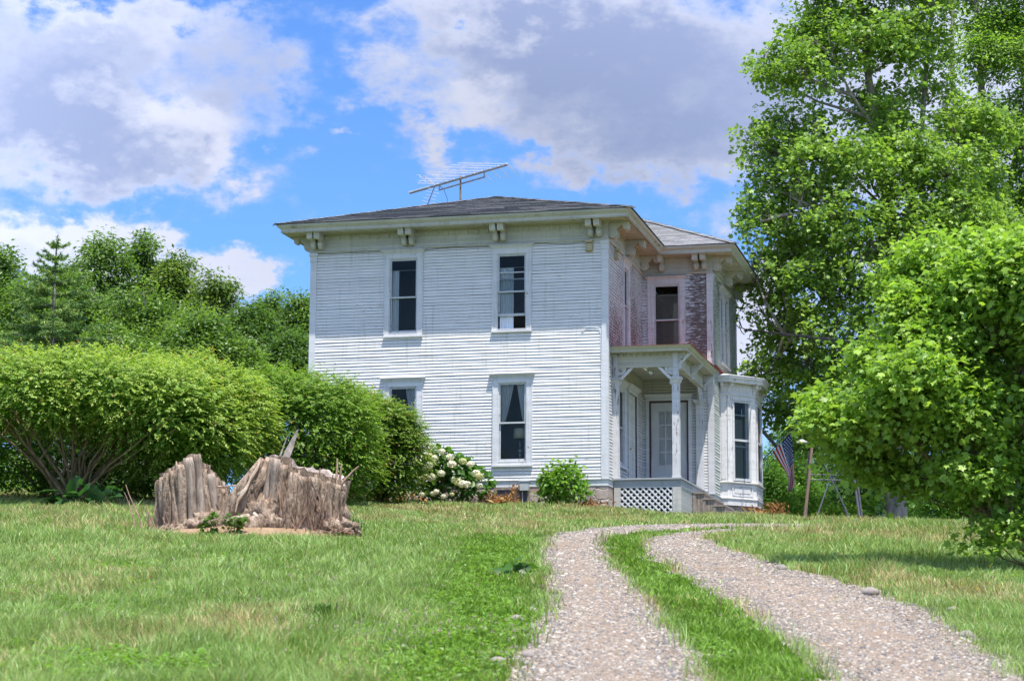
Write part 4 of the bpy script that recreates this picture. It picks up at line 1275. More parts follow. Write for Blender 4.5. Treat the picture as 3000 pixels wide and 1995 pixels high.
def build_bay():
    pts = [(W2, 6.35), (2.17, 6.35), (2.86, 7.2), (2.86, 8.7), (2.17, 9.55), (W2, 9.55)]
    P = [Pl(pts[i], (pts[i + 1][0] - pts[i][0], pts[i + 1][1] - pts[i][1])) for i in range(5)]
    Ls = [math.hypot(pts[i + 1][0] - pts[i][0], pts[i + 1][1] - pts[i][1]) for i in range(5)]
    mb = MB()
    # skirt, ledges, frieze swept round the bay
    sweep(mb, pts, [(0, -.20), (.03, -.20), (.03, -.03), (.055, -.02), (.055, .01), (.02, .03), (.012, .40), (.05, .41), (.085, .435), (.085, .465), (.0, .48)])
    sweep(mb, pts, [(.0, 2.90), (.03, 2.90), (.05, 2.93), (.03, 2.97), (.012, 2.98), (.012, 3.27)])
    win = {}
    for i in (1, 2, 3):
        L = Ls[i]
        if i == 2: wins = [(.12, L - .12)]
        else: wins = [(.10, L - .10)]
        for (c0, c1) in wins:
            win[i] = (c0 + .12, c1 - .12)
            pbox(mb, P[i], 0.01, c0 + .12, .0, .02, .47, 2.9); pbox(mb, P[i], c1 - .12, L - .01, .0, .02, .47, 2.9)
            pbox(mb, P[i], c0 + .12, c1 - .12, .0, .02, 2.78, 2.9)
            pbox(mb, P[i], c0 + .085, c0 + .12, .02, .045, .5, 2.82); pbox(mb, P[i], c1 - .12, c1 - .085, .02, .045, .5, 2.82); pbox(mb, P[i], c0 + .085, c1 - .085, .02, .045, 2.785, 2.83)
            # panel under the window
            a0, a1 = c0 + .05, c1 - .05
            for (q0, q1, z0, z1) in ((a0, a1, .335, .375), (a0, a1, .065, .105), (a0, a0 + .04, .105, .335), (a1 - .04, a1, .105, .335)):
                pbox(mb, P[i], q0, q1, .01, .038, z0, z1)
            pbox(mb, P[i], a0 + .09, a1 - .09, .012, .03, .15, .29)
    for i in (0, 4):
        pbox(mb, P[i], .0, Ls[i], -.02, .012, .47, 2.92); pbox(mb, P[i], .05, Ls[i] - .03, .012, .028, .55, 2.8)
    for i in (1, 2, 3):
        pass
    by = mb.build('bay_window', M['bay'], H)
    by['label'] = 'three sided bay window with cracked white paint'
    for i in (1, 2, 3):
        o0, o1 = win[i]
        m = MB(); pl = P[i]
        pbox(m, pl, o0, o0 + .05, -.03, .03, .5, 2.78); pbox(m, pl, o1 - .05, o1, -.03, .03, .5, 2.78); pbox(m, pl, o0 + .05, o1 - .05, -.03, .03, 2.72, 2.78); pbox(m, pl, o0 + .05, o1 - .05, -.03, .04, .5, .57); pbox(m, pl, o0 + .05, o1 - .05, -.03, .034, 1.62, 1.68)
        pbox(m, pl, o1 - .13, o1 - .05, -.10, -.03, .57, 2.72)
        pbox(m, pl, o0 + .05, o1 - .13, -.07, -.045, 2.36, 2.39); pbox(m, pl, o0 + .05, o1 - .13, -.07, -.045, 1.46, 1.5)
        m.build('window_frame', M['sash'], by)
        m = MB(); m.add([pl(o0 + .04, -.015, .55), pl(o1 - .04, -.015, .55), pl(o1 - .04, -.015, 2.74), pl(o0 + .04, -.015, 2.74)], [(0, 1, 2, 3)]); m.build('pane', M['glass'], by)
        m = MB(); z = .58
        while z < 2.25:
            m.add([pl(o0 + .05, -.14, z), pl(o1 - .14, -.14, z), pl(o1 - .14, -.12, z + .026), pl(o0 + .05, -.12, z + .026)], [(0, 1, 2, 3)]); z += .036
        m.build('blind', M['blind'], by)
    # brackets under the bay eaves
    for i, aa in ((0, (.06,)), (1, (.02, Ls[1] - .10)), (2, (.02, Ls[2] - .1)), (3, (.02,))):
        for a in aa:
            m = MB(); prism(m, P[i], [(.012, 3.26), (.012, 2.98), (.04, 2.98), (.05, 3.08), (.09, 3.13), (.17, 3.16), (.19, 3.26)], a, a + .09)
            pbox(m, P[i], a - .01, a + .10, .02, .2, 3.23, 3.258)
            m.build('bay_bracket', M['bay'], by)
    m = MB()
    ev = [(W2, 6.35), (2.17, 6.35), (2.86, 7.2), (2.86, 8.7), (2.17, 9.55), (W2, 9.55)]
    sweep(m, ev, [(.0, 3.265), (.22, 3.265), (.22, 3.255), (.245, 3.255), (.25, 3.33), (.26, 3.335), (.285, 3.38), (.29, 3.43)])
    m.build('bay_cornice', M['bay'], by)
    m = MB()
    sweep(m, ev, [(.30, 3.432), (.30, 3.446), (-.25, 3.56), (-.7, 3.6)])
    m.build('bay_roof', M['trim'], by)
    m = MB()
    sweep(m, pts, [(-.2, -.19), (-.03, -.19), (.0, -.9), (.0, -2.0)])
    m.build('bay_foundation', M['fieldstone'], by)

M['curtainwhite'] = paint('lattice_white', base=(.66, .66, .67), peel=.24, stretch=(3, 3, 3), stain=.3, rust=False)
build_walls(); build_eaves(); build_windows(); build_porch(); build_bay()
# rear porch roof that shows past the bay
def rear():
    mb = MB()
    mb.add([(W2, 11.2, 3.18), (2.95, 11.2, 2.03), (2.95, 13.5, 2.03), (W2, 13.5, 3.18), (W2, 11.2, 3.08), (2.93, 11.2, 1.93), (2.93, 13.5, 1.93), (W2, 13.5, 3.08)], [(0, 1, 2, 3), (7, 6, 5, 4), (0, 4, 5, 1), (1, 5, 6, 2)])
    r = mb.build('rear_porch_roof', M['rawwood'], H)
    mb = MB(); mb.box(-3, W2 - .002, VB + .002, 14, -1.5, 2.86); mb.build('rear_wall', M['sidewall'], H)
rear()

# ---- things seen through the panes
def curtain(name, label, pl, a0, a1, z0, z1, n, mat, folds=5, taper=None, group='window curtains'):
    mb = MB(); nx, nz = folds * 6, 10; vs = []
    for j in range(nz + 1):
        t = j / nz
        for i in range(nx + 1):
            s = i / nx
            b0, b1 = a0, a1
            if taper: b0, b1 = taper(t, a0, a1)
            vs.append(pl(b0 + (b1 - b0) * s, n + .016 * math.sin(s * folds * 2 * PI), z0 + (z1 - z0) * t))
    mb.add(vs, [(j * (nx + 1) + i, j * (nx + 1) + i + 1, (j + 1) * (nx + 1) + i + 1, (j + 1) * (nx + 1) + i) for j in range(nz) for i in range(nx)])
    b = pl(a0, n, z0)
    o = mb.build(name, M[mat], None, smooth=True, off=b, loc=hw(*b), rz=-HOUSE_T)
    return setp(o, label, 'curtain', group)
def rod(label, pl, a0, a1, z, n):
    mb = MB(); mb.tube([pl(a0, n, z), pl(a1, n, z)], .008, 6); b = pl(a0, n, z)
    setp(mb.build('curtain_rod', M['bright_metal'], None, off=b, loc=hw(*b), rz=-HOUSE_T), label, 'curtain rod')
curtain('curtain', 'narrow white curtain drawn to the side in the upper window farther from the porch', FR, -5.82, -5.62, 4.0, 5.62, -.115, 'curtain', 3)
rod('bare rod holding one narrow curtain in the upper window farther from the porch', FR, -5.83, -5.08, 5.62, -.115)
curtain('curtain', 'half width white curtain behind the partly raised upper window', FR, -2.87, -2.50, 3.96, 5.58, -.115, 'curtain', 6)
rod('curtain rod in the partly raised upper window', FR, -2.88, -2.16, 5.575, -.115)
tp = lambda t, a0, a1: (a0, a0 + (a1 - a0) * (.25 + .75 * max(0, t) ** .8))
tq = lambda t, a0, a1: (a1 - (a1 - a0) * (.25 + .75 * max(0, t) ** .8), a1)
curtain('curtain', 'sheer curtain tied back to the left above the table lamp', FR, -2.83, -2.48, 1.45, 2.5, -.115, 'sheer', 5, tp)
curtain('curtain', 'sheer curtain tied back to the right above the table lamp', FR, -2.40, -2.15, 1.45, 2.5, -.115, 'sheer', 4, tq)
curtain('curtain', 'sheer curtain in the ground floor window half hidden by the hedge', FR, -5.4, -5.09, 1.2, 2.48, -.115, 'sheer', 5, tq)
def lamp():
    b = np.array(FR(-2.36, -.30, .57))
    root = empty('table_lamp', hw(*b), 'table lamp with cream drum shade behind the lower window', 'lamp', rz=-HOUSE_T)
    m = MB(); m.lathe([(.0, .0), (.07, .0), (.07, .02), (.03, .05), (.035, .09), (.02, .12), (.06, .18), (.085, .22), (.06, .26), (.03, .29), (.015, .33), (.02, .42), (.013, .45), (.013, .56)], sides=14)
    m.build('lamp_base', M['pewter'], root, smooth=True)
    m = MB(); m.lathe([(.175, .54), (.15, .80), (.145, .80), (.17, .54)], sides=24)
    m.build('lamp_shade', M['shade'], root, smooth=True)
    t = MB(); q = FR(-2.4, -.35, .56); t.box(-.4, .4, -.25, .25, -.03, .0)
    for sx in (-.36, .36):
        for sy in (-.2, .2): t.box(sx - .02, sx + .02, sy - .02, sy + .02, -.5, -.03)
    setp(t.build('side_table', M['rawwood'], None, loc=hw(-2.5, .45, .568), rz=-HOUSE_T), 'small wooden table under the lamp in the lower window', 'table')
lamp()

# ------------------------------------------------------------------ roof antenna, wire, flag, poles
def antenna():
    b = np.array(hw(-5.2, 4.6, 7.95)); top = 9.25 - 7.95
    root = empty('tv_antenna', tuple(b), 'large old television antenna on a rusty mast above the roof', 'antenna')
    m = MB(); m.tube([(0, 0, 0), (0, 0, top)], .026, 8); m.tube([(0, 0, .28), (0, 0, .36)], .045, 8); m.build('mast', M['rusty'], root)
    D = Vector((.633, -.774, 0)); Pp = Vector((.774, .633, 0)); zb = 13.853 - b[2]
    o = Vector((0, 0, zb))
    m = MB(); m.tube([o + D * -2.43, o + D * 2.13], .034, 6)
    lo = Vector((0, 0, zb - .165))
    m.tube([lo + D * -1.02, lo + D * 1.12], .022, 6)
    for t in (-1.0, 1.10):
        for s in (-.02, .02): m.tube([lo + D * (t + s), o + D * (t + s)], .009, 5)
    m.build('boom', M['metal'], root)
    ts = [2.10, 1.74, 1.38, 1.00, .66, .16, -.30, -.66, -1.06]; ln = [1.38, 1.36, 1.34, 1.12, 1.06, .92, .84, .80, .60]
    for i, (t, l) in enumerate(zip(ts, ln)):
        p = o + D * t + Vector((0, 0, .035))
        m = MB()
        a1 = Vector((-1, -.03, .012 * (i % 3))).normalized(); a2 = (D * (2 * D.dot(a1)) - a1)
        a2 = Vector((a2.x, a2.y, -.02 * (i % 2)))
        m.tube([p, p + a1 * l], .0115, 5); m.tube([p, p + a2 * l], .0115, 5)
        m.box(p.x - .03, p.x + .03, p.y - .03, p.y + .03, p.z - .02, p.z + .02)
        m.build('element', M['bright_metal'], root)
    for k in range(13):
        p = o + D * (-1.42 - k * .082); m = MB(); m.tube([p - Pp * .10 + Vector((0, 0, .02)), p + Pp * .10 + Vector((0, 0, .02))], .007, 5); m.build('director', M['bright_metal'], root)
    hub = o + D * -1.22
    for sg in (1, -1):
        e = hub + D * .42 * 1.0 + Vector((0, 0, .55 * sg * (.62 if sg > 0 else 1.0)))
        e = hub + D * -.62 + Vector((0, 0, .42)) if sg > 0 else hub + D * -.42 + Vector((0, 0, -.60))
        m = MB(); m.tube([hub, e], .016, 6); m.build('reflector_arm', M['metal'], root)
        n = 7
        for k in range(1, n + 1):
            p = hub.lerp(e, k / n); m = MB(); l = .2 + .02 * (k % 3)
            m.tube([p - Pp * l, p + Pp * l], .006, 5); m.build('reflector_rod', M['bright_metal'], root)
    m = MB(); m.tube([o + D * -.98 + Vector((0, 0, -.05)), o + D * -.8 + Vector((0, 0, -.16)), o + D * -.62 + Vector((0, .25, -.45)), (-.45, .3, .25), (-.3, .1, .02)], .007, 5); m.build('lead_wire', M['black'], root)
antenna()

def power_line():
    p0 = Vector(at(1694, 733, 60.9)); k = Vector(at(1719, 760, 60.7))
    root = empty('power_line', tuple(k), 'black twisted service wire running from the back corner of the house into the maple', 'wire')
    pts = [k, Vector(at(1752, 763, 57.6)), Vector(at(1800, 769, 54.2)), Vector(at(1930, 783, 47.5)), Vector(at(2060, 793, 43.2)), Vector(at(2250, 797, 39)), Vector(at(2420, 790, 36.5))]
    m = MB()
    q = []
    for i in range(len(pts) - 1):
        for s in range(8): q.append(pts[i].lerp(pts[i + 1], s / 8))
    for ph in (0, 1):
        w = [p - k + Vector((0, math.cos(i * .9 + ph * PI) * .02, math.sin(i * .9 + ph * PI) * .02)) for i, p in enumerate(q)]
        m.tube(w, .017, 5)
    m.build('cable', M['black'], root)
    m = MB()
    for dz, dx in ((0, .0), (-.18, .05), (.1, -.02)):
        a = p0 + Vector((0, 0, dz))
        m.tube([a - k, a - k + Vector((.10, -.02, -.12)), a - k + Vector((.18, -.05, -.30 - dz)), Vector((.03 + dx, 0, -.03))], .014, 5)
    m.tube([p0 - k + Vector((.1, 0, -.2)), p0 - k + Vector((.17, 0, -.42)), p0 - k + Vector((.26, 0, -.5))], .014, 5)
    m.build('drop_loop', M['black'], root)
    m = MB(); m.lathe([(0, -.06), (.06, -.05), (.07, 0), (.045, .05), (0, .08)], p0 - k, 10); m.build('insulator', M['black'], root)
    for d in ((.0, 0, 0), (.12, -.05, -.0), (.02, 0, -.45)):
        m = MB(); m.lathe([(0, -.05), (.045, -.03), (.05, .02), (0, .05)], Vector(d), 10); m.build('clamp', M['darksteel'], root)
power_line()

def flag():
    Yf = 60.8
    b = Vector((7.40, Yf + .05, 6.0))
    root = empty('flag', tuple(b), 'red white and blue stars and stripes flag drooping from a slanted pole', 'flag')
    m = MB(); m.tube([Vector((7.30, Yf + .02, 5.9)) - b, Vector((8.37, Yf, 7.06)) - b], .014, 8); m.lathe([(0, -.03), (.03, 0), (0, .04)], Vector((8.37, Yf, 7.06)) - b, 8)
    m.build('flagpole', M['darksteel'], root)
    top = [(8.358, 6.953), (8.385, 6.56), (8.404, 6.167), (8.42, 5.84), (8.428, 5.511), (8.43, 5.34), (8.31, 5.16)]
    bot = [(7.787, 6.363), (7.95, 6.08), (8.10, 5.85), (8.225, 5.65), (8.243, 5.52), (8.225, 5.36), (8.222, 5.17)]
    def P(s, t, off=0):     # s along the hoist from the bottom stripe, t along the fly
        f = t * 6; i = min(int(f), 5); u = f - i
        a = np.array(top[i]) * (1 - u) + np.array(top[i + 1]) * u; c = np.array(bot[i]) * (1 - u) + np.array(bot[i + 1]) * u
        q = c * (1 - s) + a * s
        return Vector((q[0], Yf + off - .11 * math.sin(s * 7 + t * 2.5) * t - .05 * math.sin(s * 15 + t * 4) * t, q[1])) - b
    m = MB(); nt_ = 30
    for r in range(13):
        for j in range(nt_):
            t0, t1 = j / nt_, (j + 1) / nt_
            blue = r >= 6 and t0 < .40
            m.m = 2 if blue else (0 if r % 2 == 0 else 1)
            for h in range(2):
                s0 = (r + h * .5) / 13; s1 = (r + h * .5 + .5) / 13
                m.add([P(s0, t0), P(s0, t1), P(s1, t1), P(s1, t0)], [(0, 1, 2, 3)])
    fo = m.build('cloth', [M['flagred'], M['flagwhite'], M['flagblue']], root)
    m = MB()
    for r in range(9):
        n = 6 if r % 2 == 0 else 5
        for k in range(n):
            s = 6 / 13 + (7 / 13) * (r + 1) / 10; t = .40 * ((k * 2 + (1 if r % 2 == 0 else 2)) / 12)
            c = P(s, t, -.012)
            ax = (P(s, t + .02, -.012) - c).normalized(); ay = (P(s + .02, t, -.012) - c).normalized()
            vs = []
            for q in range(10):
                R = .030 if q % 2 == 0 else .012; th = PI / 2 + q * PI / 5
                vs.append(c + ax * R * math.cos(th) + ay * R * math.sin(th))
            m.add([c] + vs, [(0, q + 1, (q + 1) % 10 + 1) for q in range(10)])
    st = m.build('stars', M['flagwhite'], fo)
flag()

def poles():
    Yp = 57.0
    bx, bz = 8.12, gz(8.12, Yp) - .1
    b = Vector((bx, Yp, bz))
    root = empty('light_pole', tuple(b), 'leaning bare wooden pole with a small pale yard lamp near its top', 'pole')
    m = MB(); m.tube([(0, 0, 0), (.10, 0, .75), (.19, 0, 1.45), (.33, .02, 2.75), (.36, .02, 3.0)], [.048, .046, .043, .04, .038], 8); m.build('pole', M['polewood'], root)
    m = MB(); m.tube([(.3, 0, 2.42), (.10, -.05, 2.48)], .02, 6); m.build('lamp_arm', M['greysteel'], root)
    m = MB(); m.lathe([(.0, .09), (.05, .08), (.16, .0), (.15, -.02), (.0, -.02)], (.0, -.05, 2.45), 12); m.build('lamp_shade', M['bright_metal'], root)
    # the swing frame next to it
    b = Vector((8.9, Yp + .3, gz(8.9, Yp + .3)))
    root = empty('swing_frame', tuple(b), 'old dark metal swing frame with slanted legs and thin cross bars behind the bush', 'swing frame')
    def leg(p, q, r, mat):
        mm = MB(); mm.tube([Vector((p[0], Yp + p[2], p[1])) - b, Vector((q[0], Yp + q[2], q[1])) - b], r, 7); mm.build('leg', M[mat], root)
    leg((8.19, 3.95, 0), (8.36, 6.0, .15), .036, 'darksteel')
    leg((8.42, 3.95, -.1), (8.87, 5.1, .1), .022, 'darksteel')
    leg((9.45, 4.1, .1), (8.70, 5.75, .1), .020, 'darksteel')
    leg((9.55, 4.1, 1.0), (9.0, 5.5, .6), .020, 'darksteel')
    leg((9.73, 4.1, .2), (9.58, 5.9, .5), .036, 'darksteel')
    leg((9.85, 4.1, .5), (9.68, 5.9, .6), .034, 'darksteel')
    for z0, z1 in ((5.19, 5.22), (5.33, 5.35)):
        mm = MB(); mm.tube([Vector((8.25, Yp + .1, z0)) - b, Vector((8.7, Yp + .2, z0 + .01)) - b, Vector((9.65, Yp + .5, z1)) - b], .02, 6); mm.build('cross_bar', M['darksteel'], root)
poles()

# ------------------------------------------------------------------ stump
def stump():
    bx, by = STUMP; bz = gz(bx, by) - .12
    root = empty('tree_stump', (bx, by, bz), 'huge weathered double tree stump with ragged bark, standing on bare soil in the lawn', 'tree stump')
    # silhouettes are metres left to right / up from the soil; both trunks are hollow topped shells
    def trunk(mb, cx, cy, rx, ry, topf, leanx, flare, seed, NA=150, NZ=34, cols=()):
        rng = np.random.default_rng(seed)
        vs = []; top = []
        ridg = rng.random(64)
        def ridge(a):
            f = (a / (2 * PI)) * 64; i = int(f) % 64; u = f - int(f)
            return ridg[i] * (1 - u) + ridg[(i + 1) % 64] * u
        for k in range(NZ + 1):
            for i in range(NA):
                a = 2 * PI * i / NA
                hx = math.cos(a)
                ht = topf(cx + rx * hx * 1.0, a)
                t = k / NZ; z = ht * t
                f = 1 + flare * (1 - t) ** 2.2
                g = .17 * (ridge(a + .05 * math.sin(t * 5)) - .5) + .04 * math.sin(a * 23 + 2 * math.sin(t * 3)) + .07 * (float(vnoise(np.array(a * 9.), np.array(t * 7.), seed)) - .5)
                g += .035 * math.sin(a * 47 + t * 4)
                r = f + g * (1.1 - .2 * t)
                vs.append((cx + rx * r * math.cos(a) + leanx * z, cy + ry * r * math.sin(a), z))
        fs = []
        for k in range(NZ):
            for i in range(NA):
                j = (i + 1) % NA
                fs.append((k * NA + i, k * NA + j, (k + 1) * NA + j, (k + 1) * NA + i))
        mb.m = 0
        mb.add(vs, fs)
        # fat weathered columns with deep cracks between them
        rc = random.Random(seed + 40)
        for (deg, r0, mi_, h0, h1) in cols:
            a = math.radians(deg); ht = topf(cx + rx * math.cos(a), a) * h1
            mb.m = mi_
            pts = []; rad = []
            n_ = 13; ph = rc.uniform(0, 6)
            for i in range(n_ + 1):
                t = i / n_; z = -.05 + ht * (h0 + (1 - h0) * t)
                f = 1 + flare * max(0, 1 - t) ** 2.2 + .02 * math.sin(ph + t * 4)
                aa = a + .035 * math.sin(ph + t * 3.1) + rc.uniform(-.008, .008)
                pts.append((cx + rx * f * 1.03 * math.cos(aa) + leanx * z, cy + ry * f * 1.03 * math.sin(aa), z))
                rad.append(r0 * (1 + .16 * math.sin(ph * 2 + t * 7) + rc.uniform(-.08, .08)) * (.82 if i == n_ else 1) * (1.12 - .2 * t))
            mb.tube(pts, rad, 9)
        mb.m = 0
        # separate plates and ribs of bark standing proud of the wood
        rr_ = random.Random(seed)
        for q in range(34):
            a = rr_.uniform(0, 2 * PI); ht = topf(cx + rx * math.cos(a), a)
            t0 = rr_.choice([0, 0, .15, .3, .5]); t1 = min(1.0, t0 + rr_.uniform(.3, 1.0)) + rr_.uniform(-.04, .03)
            if t1 - t0 < .15: continue
            pts = []; rad = []
            w0 = rr_.uniform(.018, .05); ph = rr_.uniform(0, 6)
            for i in range(8):
                t = t0 + (t1 - t0) * i / 7
                aa = a + .06 * math.sin(ph + t * 5) + rr_.uniform(-.012, .012)
                f = 1 + flare * max(0, 1 - t) ** 2.2 + .10 * (ridge(a) - .5) + rr_.uniform(-.015, .03)
                z = ht * t
                pts.append((cx + rx * f * math.cos(aa) + leanx * z, cy + ry * f * math.sin(aa), z)); rad.append(w0 * rr_.uniform(.6, 1.25) * (.75 if i in (0, 7) else 1))
            mb.tube(pts, rad, 5)
        # the broken rim and the hollow inside
        rim = vs[-NA:]
        ins = []
        for q in (.84, .55, .25):
            for i, p in enumerate(rim):
                d = .10 * (1 - q) * 3 + .10 * (float(vnoise(np.array(i * .3), np.array(q * 9), seed + 3)))
                ins.append((cx + leanx * p[2] + (p[0] - cx - leanx * p[2]) * q, cy + (p[1] - cy) * q, p[2] - d * (1.2 if q < .8 else .25)))
        allv = rim + ins
        fs = []
        for k in range(3):
            for i in range(NA):
                j = (i + 1) % NA
                fs.append((k * NA + i, k * NA + j, (k + 1) * NA + j, (k + 1) * NA + i))
        fs.append(tuple(3 * NA + i for i in range(NA)))
        mb.m = 1
        mb.add(allv, fs)
        mb.m = 0
    def interp(pts):
        xs = [p[0] for p in pts]; zs = [p[1] for p in pts]
        return lambda x: float(np.interp(x, xs, zs))
    lf = interp([(-1.7, .98), (-1.42, 1.02), (-1.36, 1.10), (-1.15, 1.14), (-1.08, 1.24), (-.95, 1.30), (-.90, 1.38), (-.74, 1.38), (-.70, 1.26), (-.60, 1.24), (-.56, 1.14), (-.46, 1.10), (-.40, .92), (-.3, .8)])
    rf = interp([(-.2, .95), (.02, 1.25), (.10, 1.38), (.30, 1.37), (.45, 1.31), (.75, 1.28), (.8, 1.22), (1.05, 1.22), (1.1, 1.15), (1.28, 1.10), (1.36, 1.0), (1.6, .92)])
    def tl(x, a):
        x = x - .0
        n = .07 * (float(vnoise(np.array(a * 7.), np.array(.3), 5)) - .5)
        return lf(x) * (1.0 if math.sin(a) < .2 else .93) + n
    def tr(x, a):
        n = .05 * (float(vnoise(np.array(a * 8.), np.array(.7), 8)) - .5)
        return rf(x) * (1.0 - .10 * (1 if math.sin(a) < -.15 and x > .55 else 0)) + n
    mb = MB()
    trunk(mb, -.90, .12, .55, .48, tl, -.09, .02, 3, cols=[(-172, .075, 0, 0, .98), (-158, .085, 0, 0, 1.0), (-143, .07, 0, 0, .97), (-130, .09, 0, 0, 1.0), (-116, .075, 0, 0, 1.02), (-102, .095, 0, 0, .99), (-88, .095, 2, 0, 1.0), (-75, .08, 2, 0, 1.02), (-63, .07, 0, 0, .97), (-52, .075, 2, 0, .99), (-40, .065, 0, 0, .97), (-28, .06, 0, 0, .94)])
    trunk(mb, .74, .05, .64, .58, tr, .10, .0, 7, cols=[(-160, .09, 0, .0, 1.0), (-146, .085, 2, .0, 1.0), (-133, .08, 2, .0, .99), (-120, .085, 0, .0, .95), (-104, .10, 0, 0, .95), (-88, .085, 0, 0, .93), (-74, .11, 0, 0, .96), (-60, .08, 0, 0, .93), (-47, .10, 0, 0, .97), (-34, .085, 0, 0, .95), (-20, .09, 0, .1, .98)])
    # buttress and the burl between the trunks
    def lump(c, r, seed, n=30):
        vs = []; fs = []
        for i in range(n + 1):
            for j in range(n * 2):
                th = PI * i / n; ph = PI * j / n
                cp_, sp_ = math.cos(ph) * math.sin(th), math.sin(ph) * math.sin(th)
                g = 1 + .5 * (float(fbm(np.array(cp_ * 2.2 + seed), np.array(math.cos(th) * 2.2 + sp_ * 1.7), seed, 3)) - .44) + .55 * (float(fbm(np.array(cp_ * 8 + seed), np.array(math.cos(th) * 4 + sp_ * 6), seed + 5, 3)) - .44)
                vs.append((c[0] + r[0] * g * math.sin(th) * math.cos(ph), c[1] + r[1] * g * math.sin(th) * math.sin(ph), c[2] + r[2] * g * math.cos(th)))
        for i in range(n):
            for j in range(n * 2):
                j2 = (j + 1) % (n * 2)
                fs.append((i * n * 2 + j, (i + 1) * n * 2 + j, (i + 1) * n * 2 + j2, i * n * 2 + j2))
        mb.add(vs, fs)
    lump((-.05, -.12, .22), (.60, .50, .40), 11); lump((.28, -.25, .32), (.42, .42, .42), 12); lump((-.62, -.22, .18), (.5, .45, .3), 13)
    lump((.38, -.60, .24), (.19, .13, .17), 14, 16); lump((.15, -.58, .2), (.3, .2, .2), 15, 16); lump((1.35, -.25, .15), (.42, .5, .25), 16); lump((-1.15, -.2, .08), (.5, .45, .2), 17); lump((1.42, -.05, .42), (.14, .2, .2), 18, 14)
    # sloping buttress running from the low saddle up to the right trunk
    for q in range(6):
        o = q * .06
        jj = [random.uniform(-.04, .04) for _ in range(9)]
        mb.tube([(-.52 + o, -.42 + .03 * q, .05), (-.40 + o + jj[0], -.46 + .05 * q + jj[1], .32), (-.24 + o + jj[2], -.46 + .05 * q + jj[3], .6), (-.12 + o + jj[4], -.42 + .05 * q + jj[5], .84), (.04 + o + jj[6], -.34 + .05 * q + jj[7], 1.08), (.16 + o * .8, -.26 + .04 * q, 1.30 + jj[8])], [.15, .13, .12, .10, .085, .05], 9)
    st = mb.build('bark', [M['stump'], M['stumpcut'], M['stumpwood']], root, smooth=True)
    # bare pale wood running down the break
    m = MB()
    m.tube([(.14, -.36, 1.26), (.09, -.42, 1.12), (.0, -.47, .96), (-.06, -.53, .80), (-.17, -.575, .62), (-.2, -.60, .44)], [.012, .03, .022, .034, .022, .012], 6)
    m.tube([(.06, -.38, 1.18), (-.04, -.44, .98), (-.12, -.5, .82)], [.012, .02, .010], 5)
    m.tube([(-.08, -.54, .78), (-.22, -.53, .70), (-.27, -.53, .66)], [.03, .045, .015], 7)
    m.tube([(-.30, -.56, .34), (.0, -.66, .36), (.12, -.66, .28)], [.03, .06, .03], 7); m.tube([(.08, -.66, .42), (.22, -.64, .30)], [.04, .05], 7)
    m.build('bare_wood', M['palewood'], root)
    # the upright splinter
    m = MB()
    m.box8([(.42, -.30, 1.20), (.56, -.30, 1.22), (.56, -.24, 1.22), (.42, -.24, 1.20), (.56, -.28, 1.52), (.66, -.28, 1.50), (.66, -.25, 1.50), (.56, -.25, 1.52)])
    m.box8([(.56, -.278, 1.515), (.658, -.278, 1.495), (.658, -.252, 1.495), (.56, -.252, 1.515), (.70, -.27, 1.78), (.735, -.27, 1.80), (.735, -.262, 1.80), (.70, -.262, 1.78)])
    m.box8([(.38, -.28, 1.22), (.42, -.28, 1.22), (.42, -.25, 1.22), (.38, -.25, 1.22), (.54, -.27, 1.66), (.555, -.27, 1.67), (.555, -.26, 1.67), (.54, -.26, 1.66)])
    m.build('splinter', M['stumpcut'], root)
    # dead suckers and roots
    rng = random.Random(5)
    def shoot(p, d, L, r, n=5, wob=.12):
        pts = [Vector(p)]; d = Vector(d).normalized()
        for i in range(n):
            d = (d + Vector((rng.uniform(-1, 1), rng.uniform(-1, 1), rng.uniform(-1, 1))) * wob).normalized()
            pts.append(pts[-1] + d * L / n)
        mm = MB(); mm.tube(pts, [r * (1 - .6 * i / n) for i in range(n + 1)], 5)
        mm.build('dead_shoot', M['shoot'], root)
    for i in range(38):
        x = rng.uniform(.35, 1.5); shoot((x, -.62 + .1 * abs(x - 1), rng.uniform(.0, .25)), (rng.uniform(-.3, .35), -.15, 1), rng.uniform(.4, .95), rng.uniform(.010, .022))
    for i in range(16):
        x = rng.uniform(.9, 1.75); shoot((x, -.7, .1), (rng.uniform(-.5, .9), -.5, rng.uniform(.0, .5)), rng.uniform(.3, .6), rng.uniform(.008, .014), wob=.25)
    for i in range(14):
        x = rng.uniform(-1.62, -1.05); shoot((x, -.50, .0), (rng.uniform(-.7, .5), -.1, 1), rng.uniform(.25, .6), rng.uniform(.009, .016))
    for (x, L) in ((-1.78, .75), (-1.66, .9), (-1.5, .55)): shoot((x, -.4, .05), (-.22, 0, 1), L, .014)
    for (x, L, dx) in ((1.34, .42, .1), (1.39, .34, .1), (1.44, .40, .75), (1.05, .26, .1), (.80, .28, 0), (.62, .26, .05)): shoot((x, -.25, .92), (dx, 0, 1), L, .026, wob=.08)
    shoot((-1.05, -.30, .95), (.1, 0, 1), .30, .045, wob=.1); shoot((-1.02, -.30, 1.0), (.8, 0, .9), .25, .02)
    for i in range(8): shoot((rng.uniform(-1.9, -.9), -.62, .02), (rng.uniform(-1, 1), -.4, .05), rng.uniform(.4, .9), rng.uniform(.02, .045), wob=.18)
    shoot((-1.9, -.7, .06), (1, -.15, .05), .7, .05)
    for i in range(10): shoot((rng.uniform(-.1, 1.0), -.72, .05), (rng.uniform(-1, 1), -.3, .3), rng.uniform(.3, .6), .012, wob=.3)
    shoot((-.52, -.40, .86), (1, -.1, .05), .72, .012, wob=.1)
    # soil mound
    vs = []; fs = []; nr, na = 14, 72
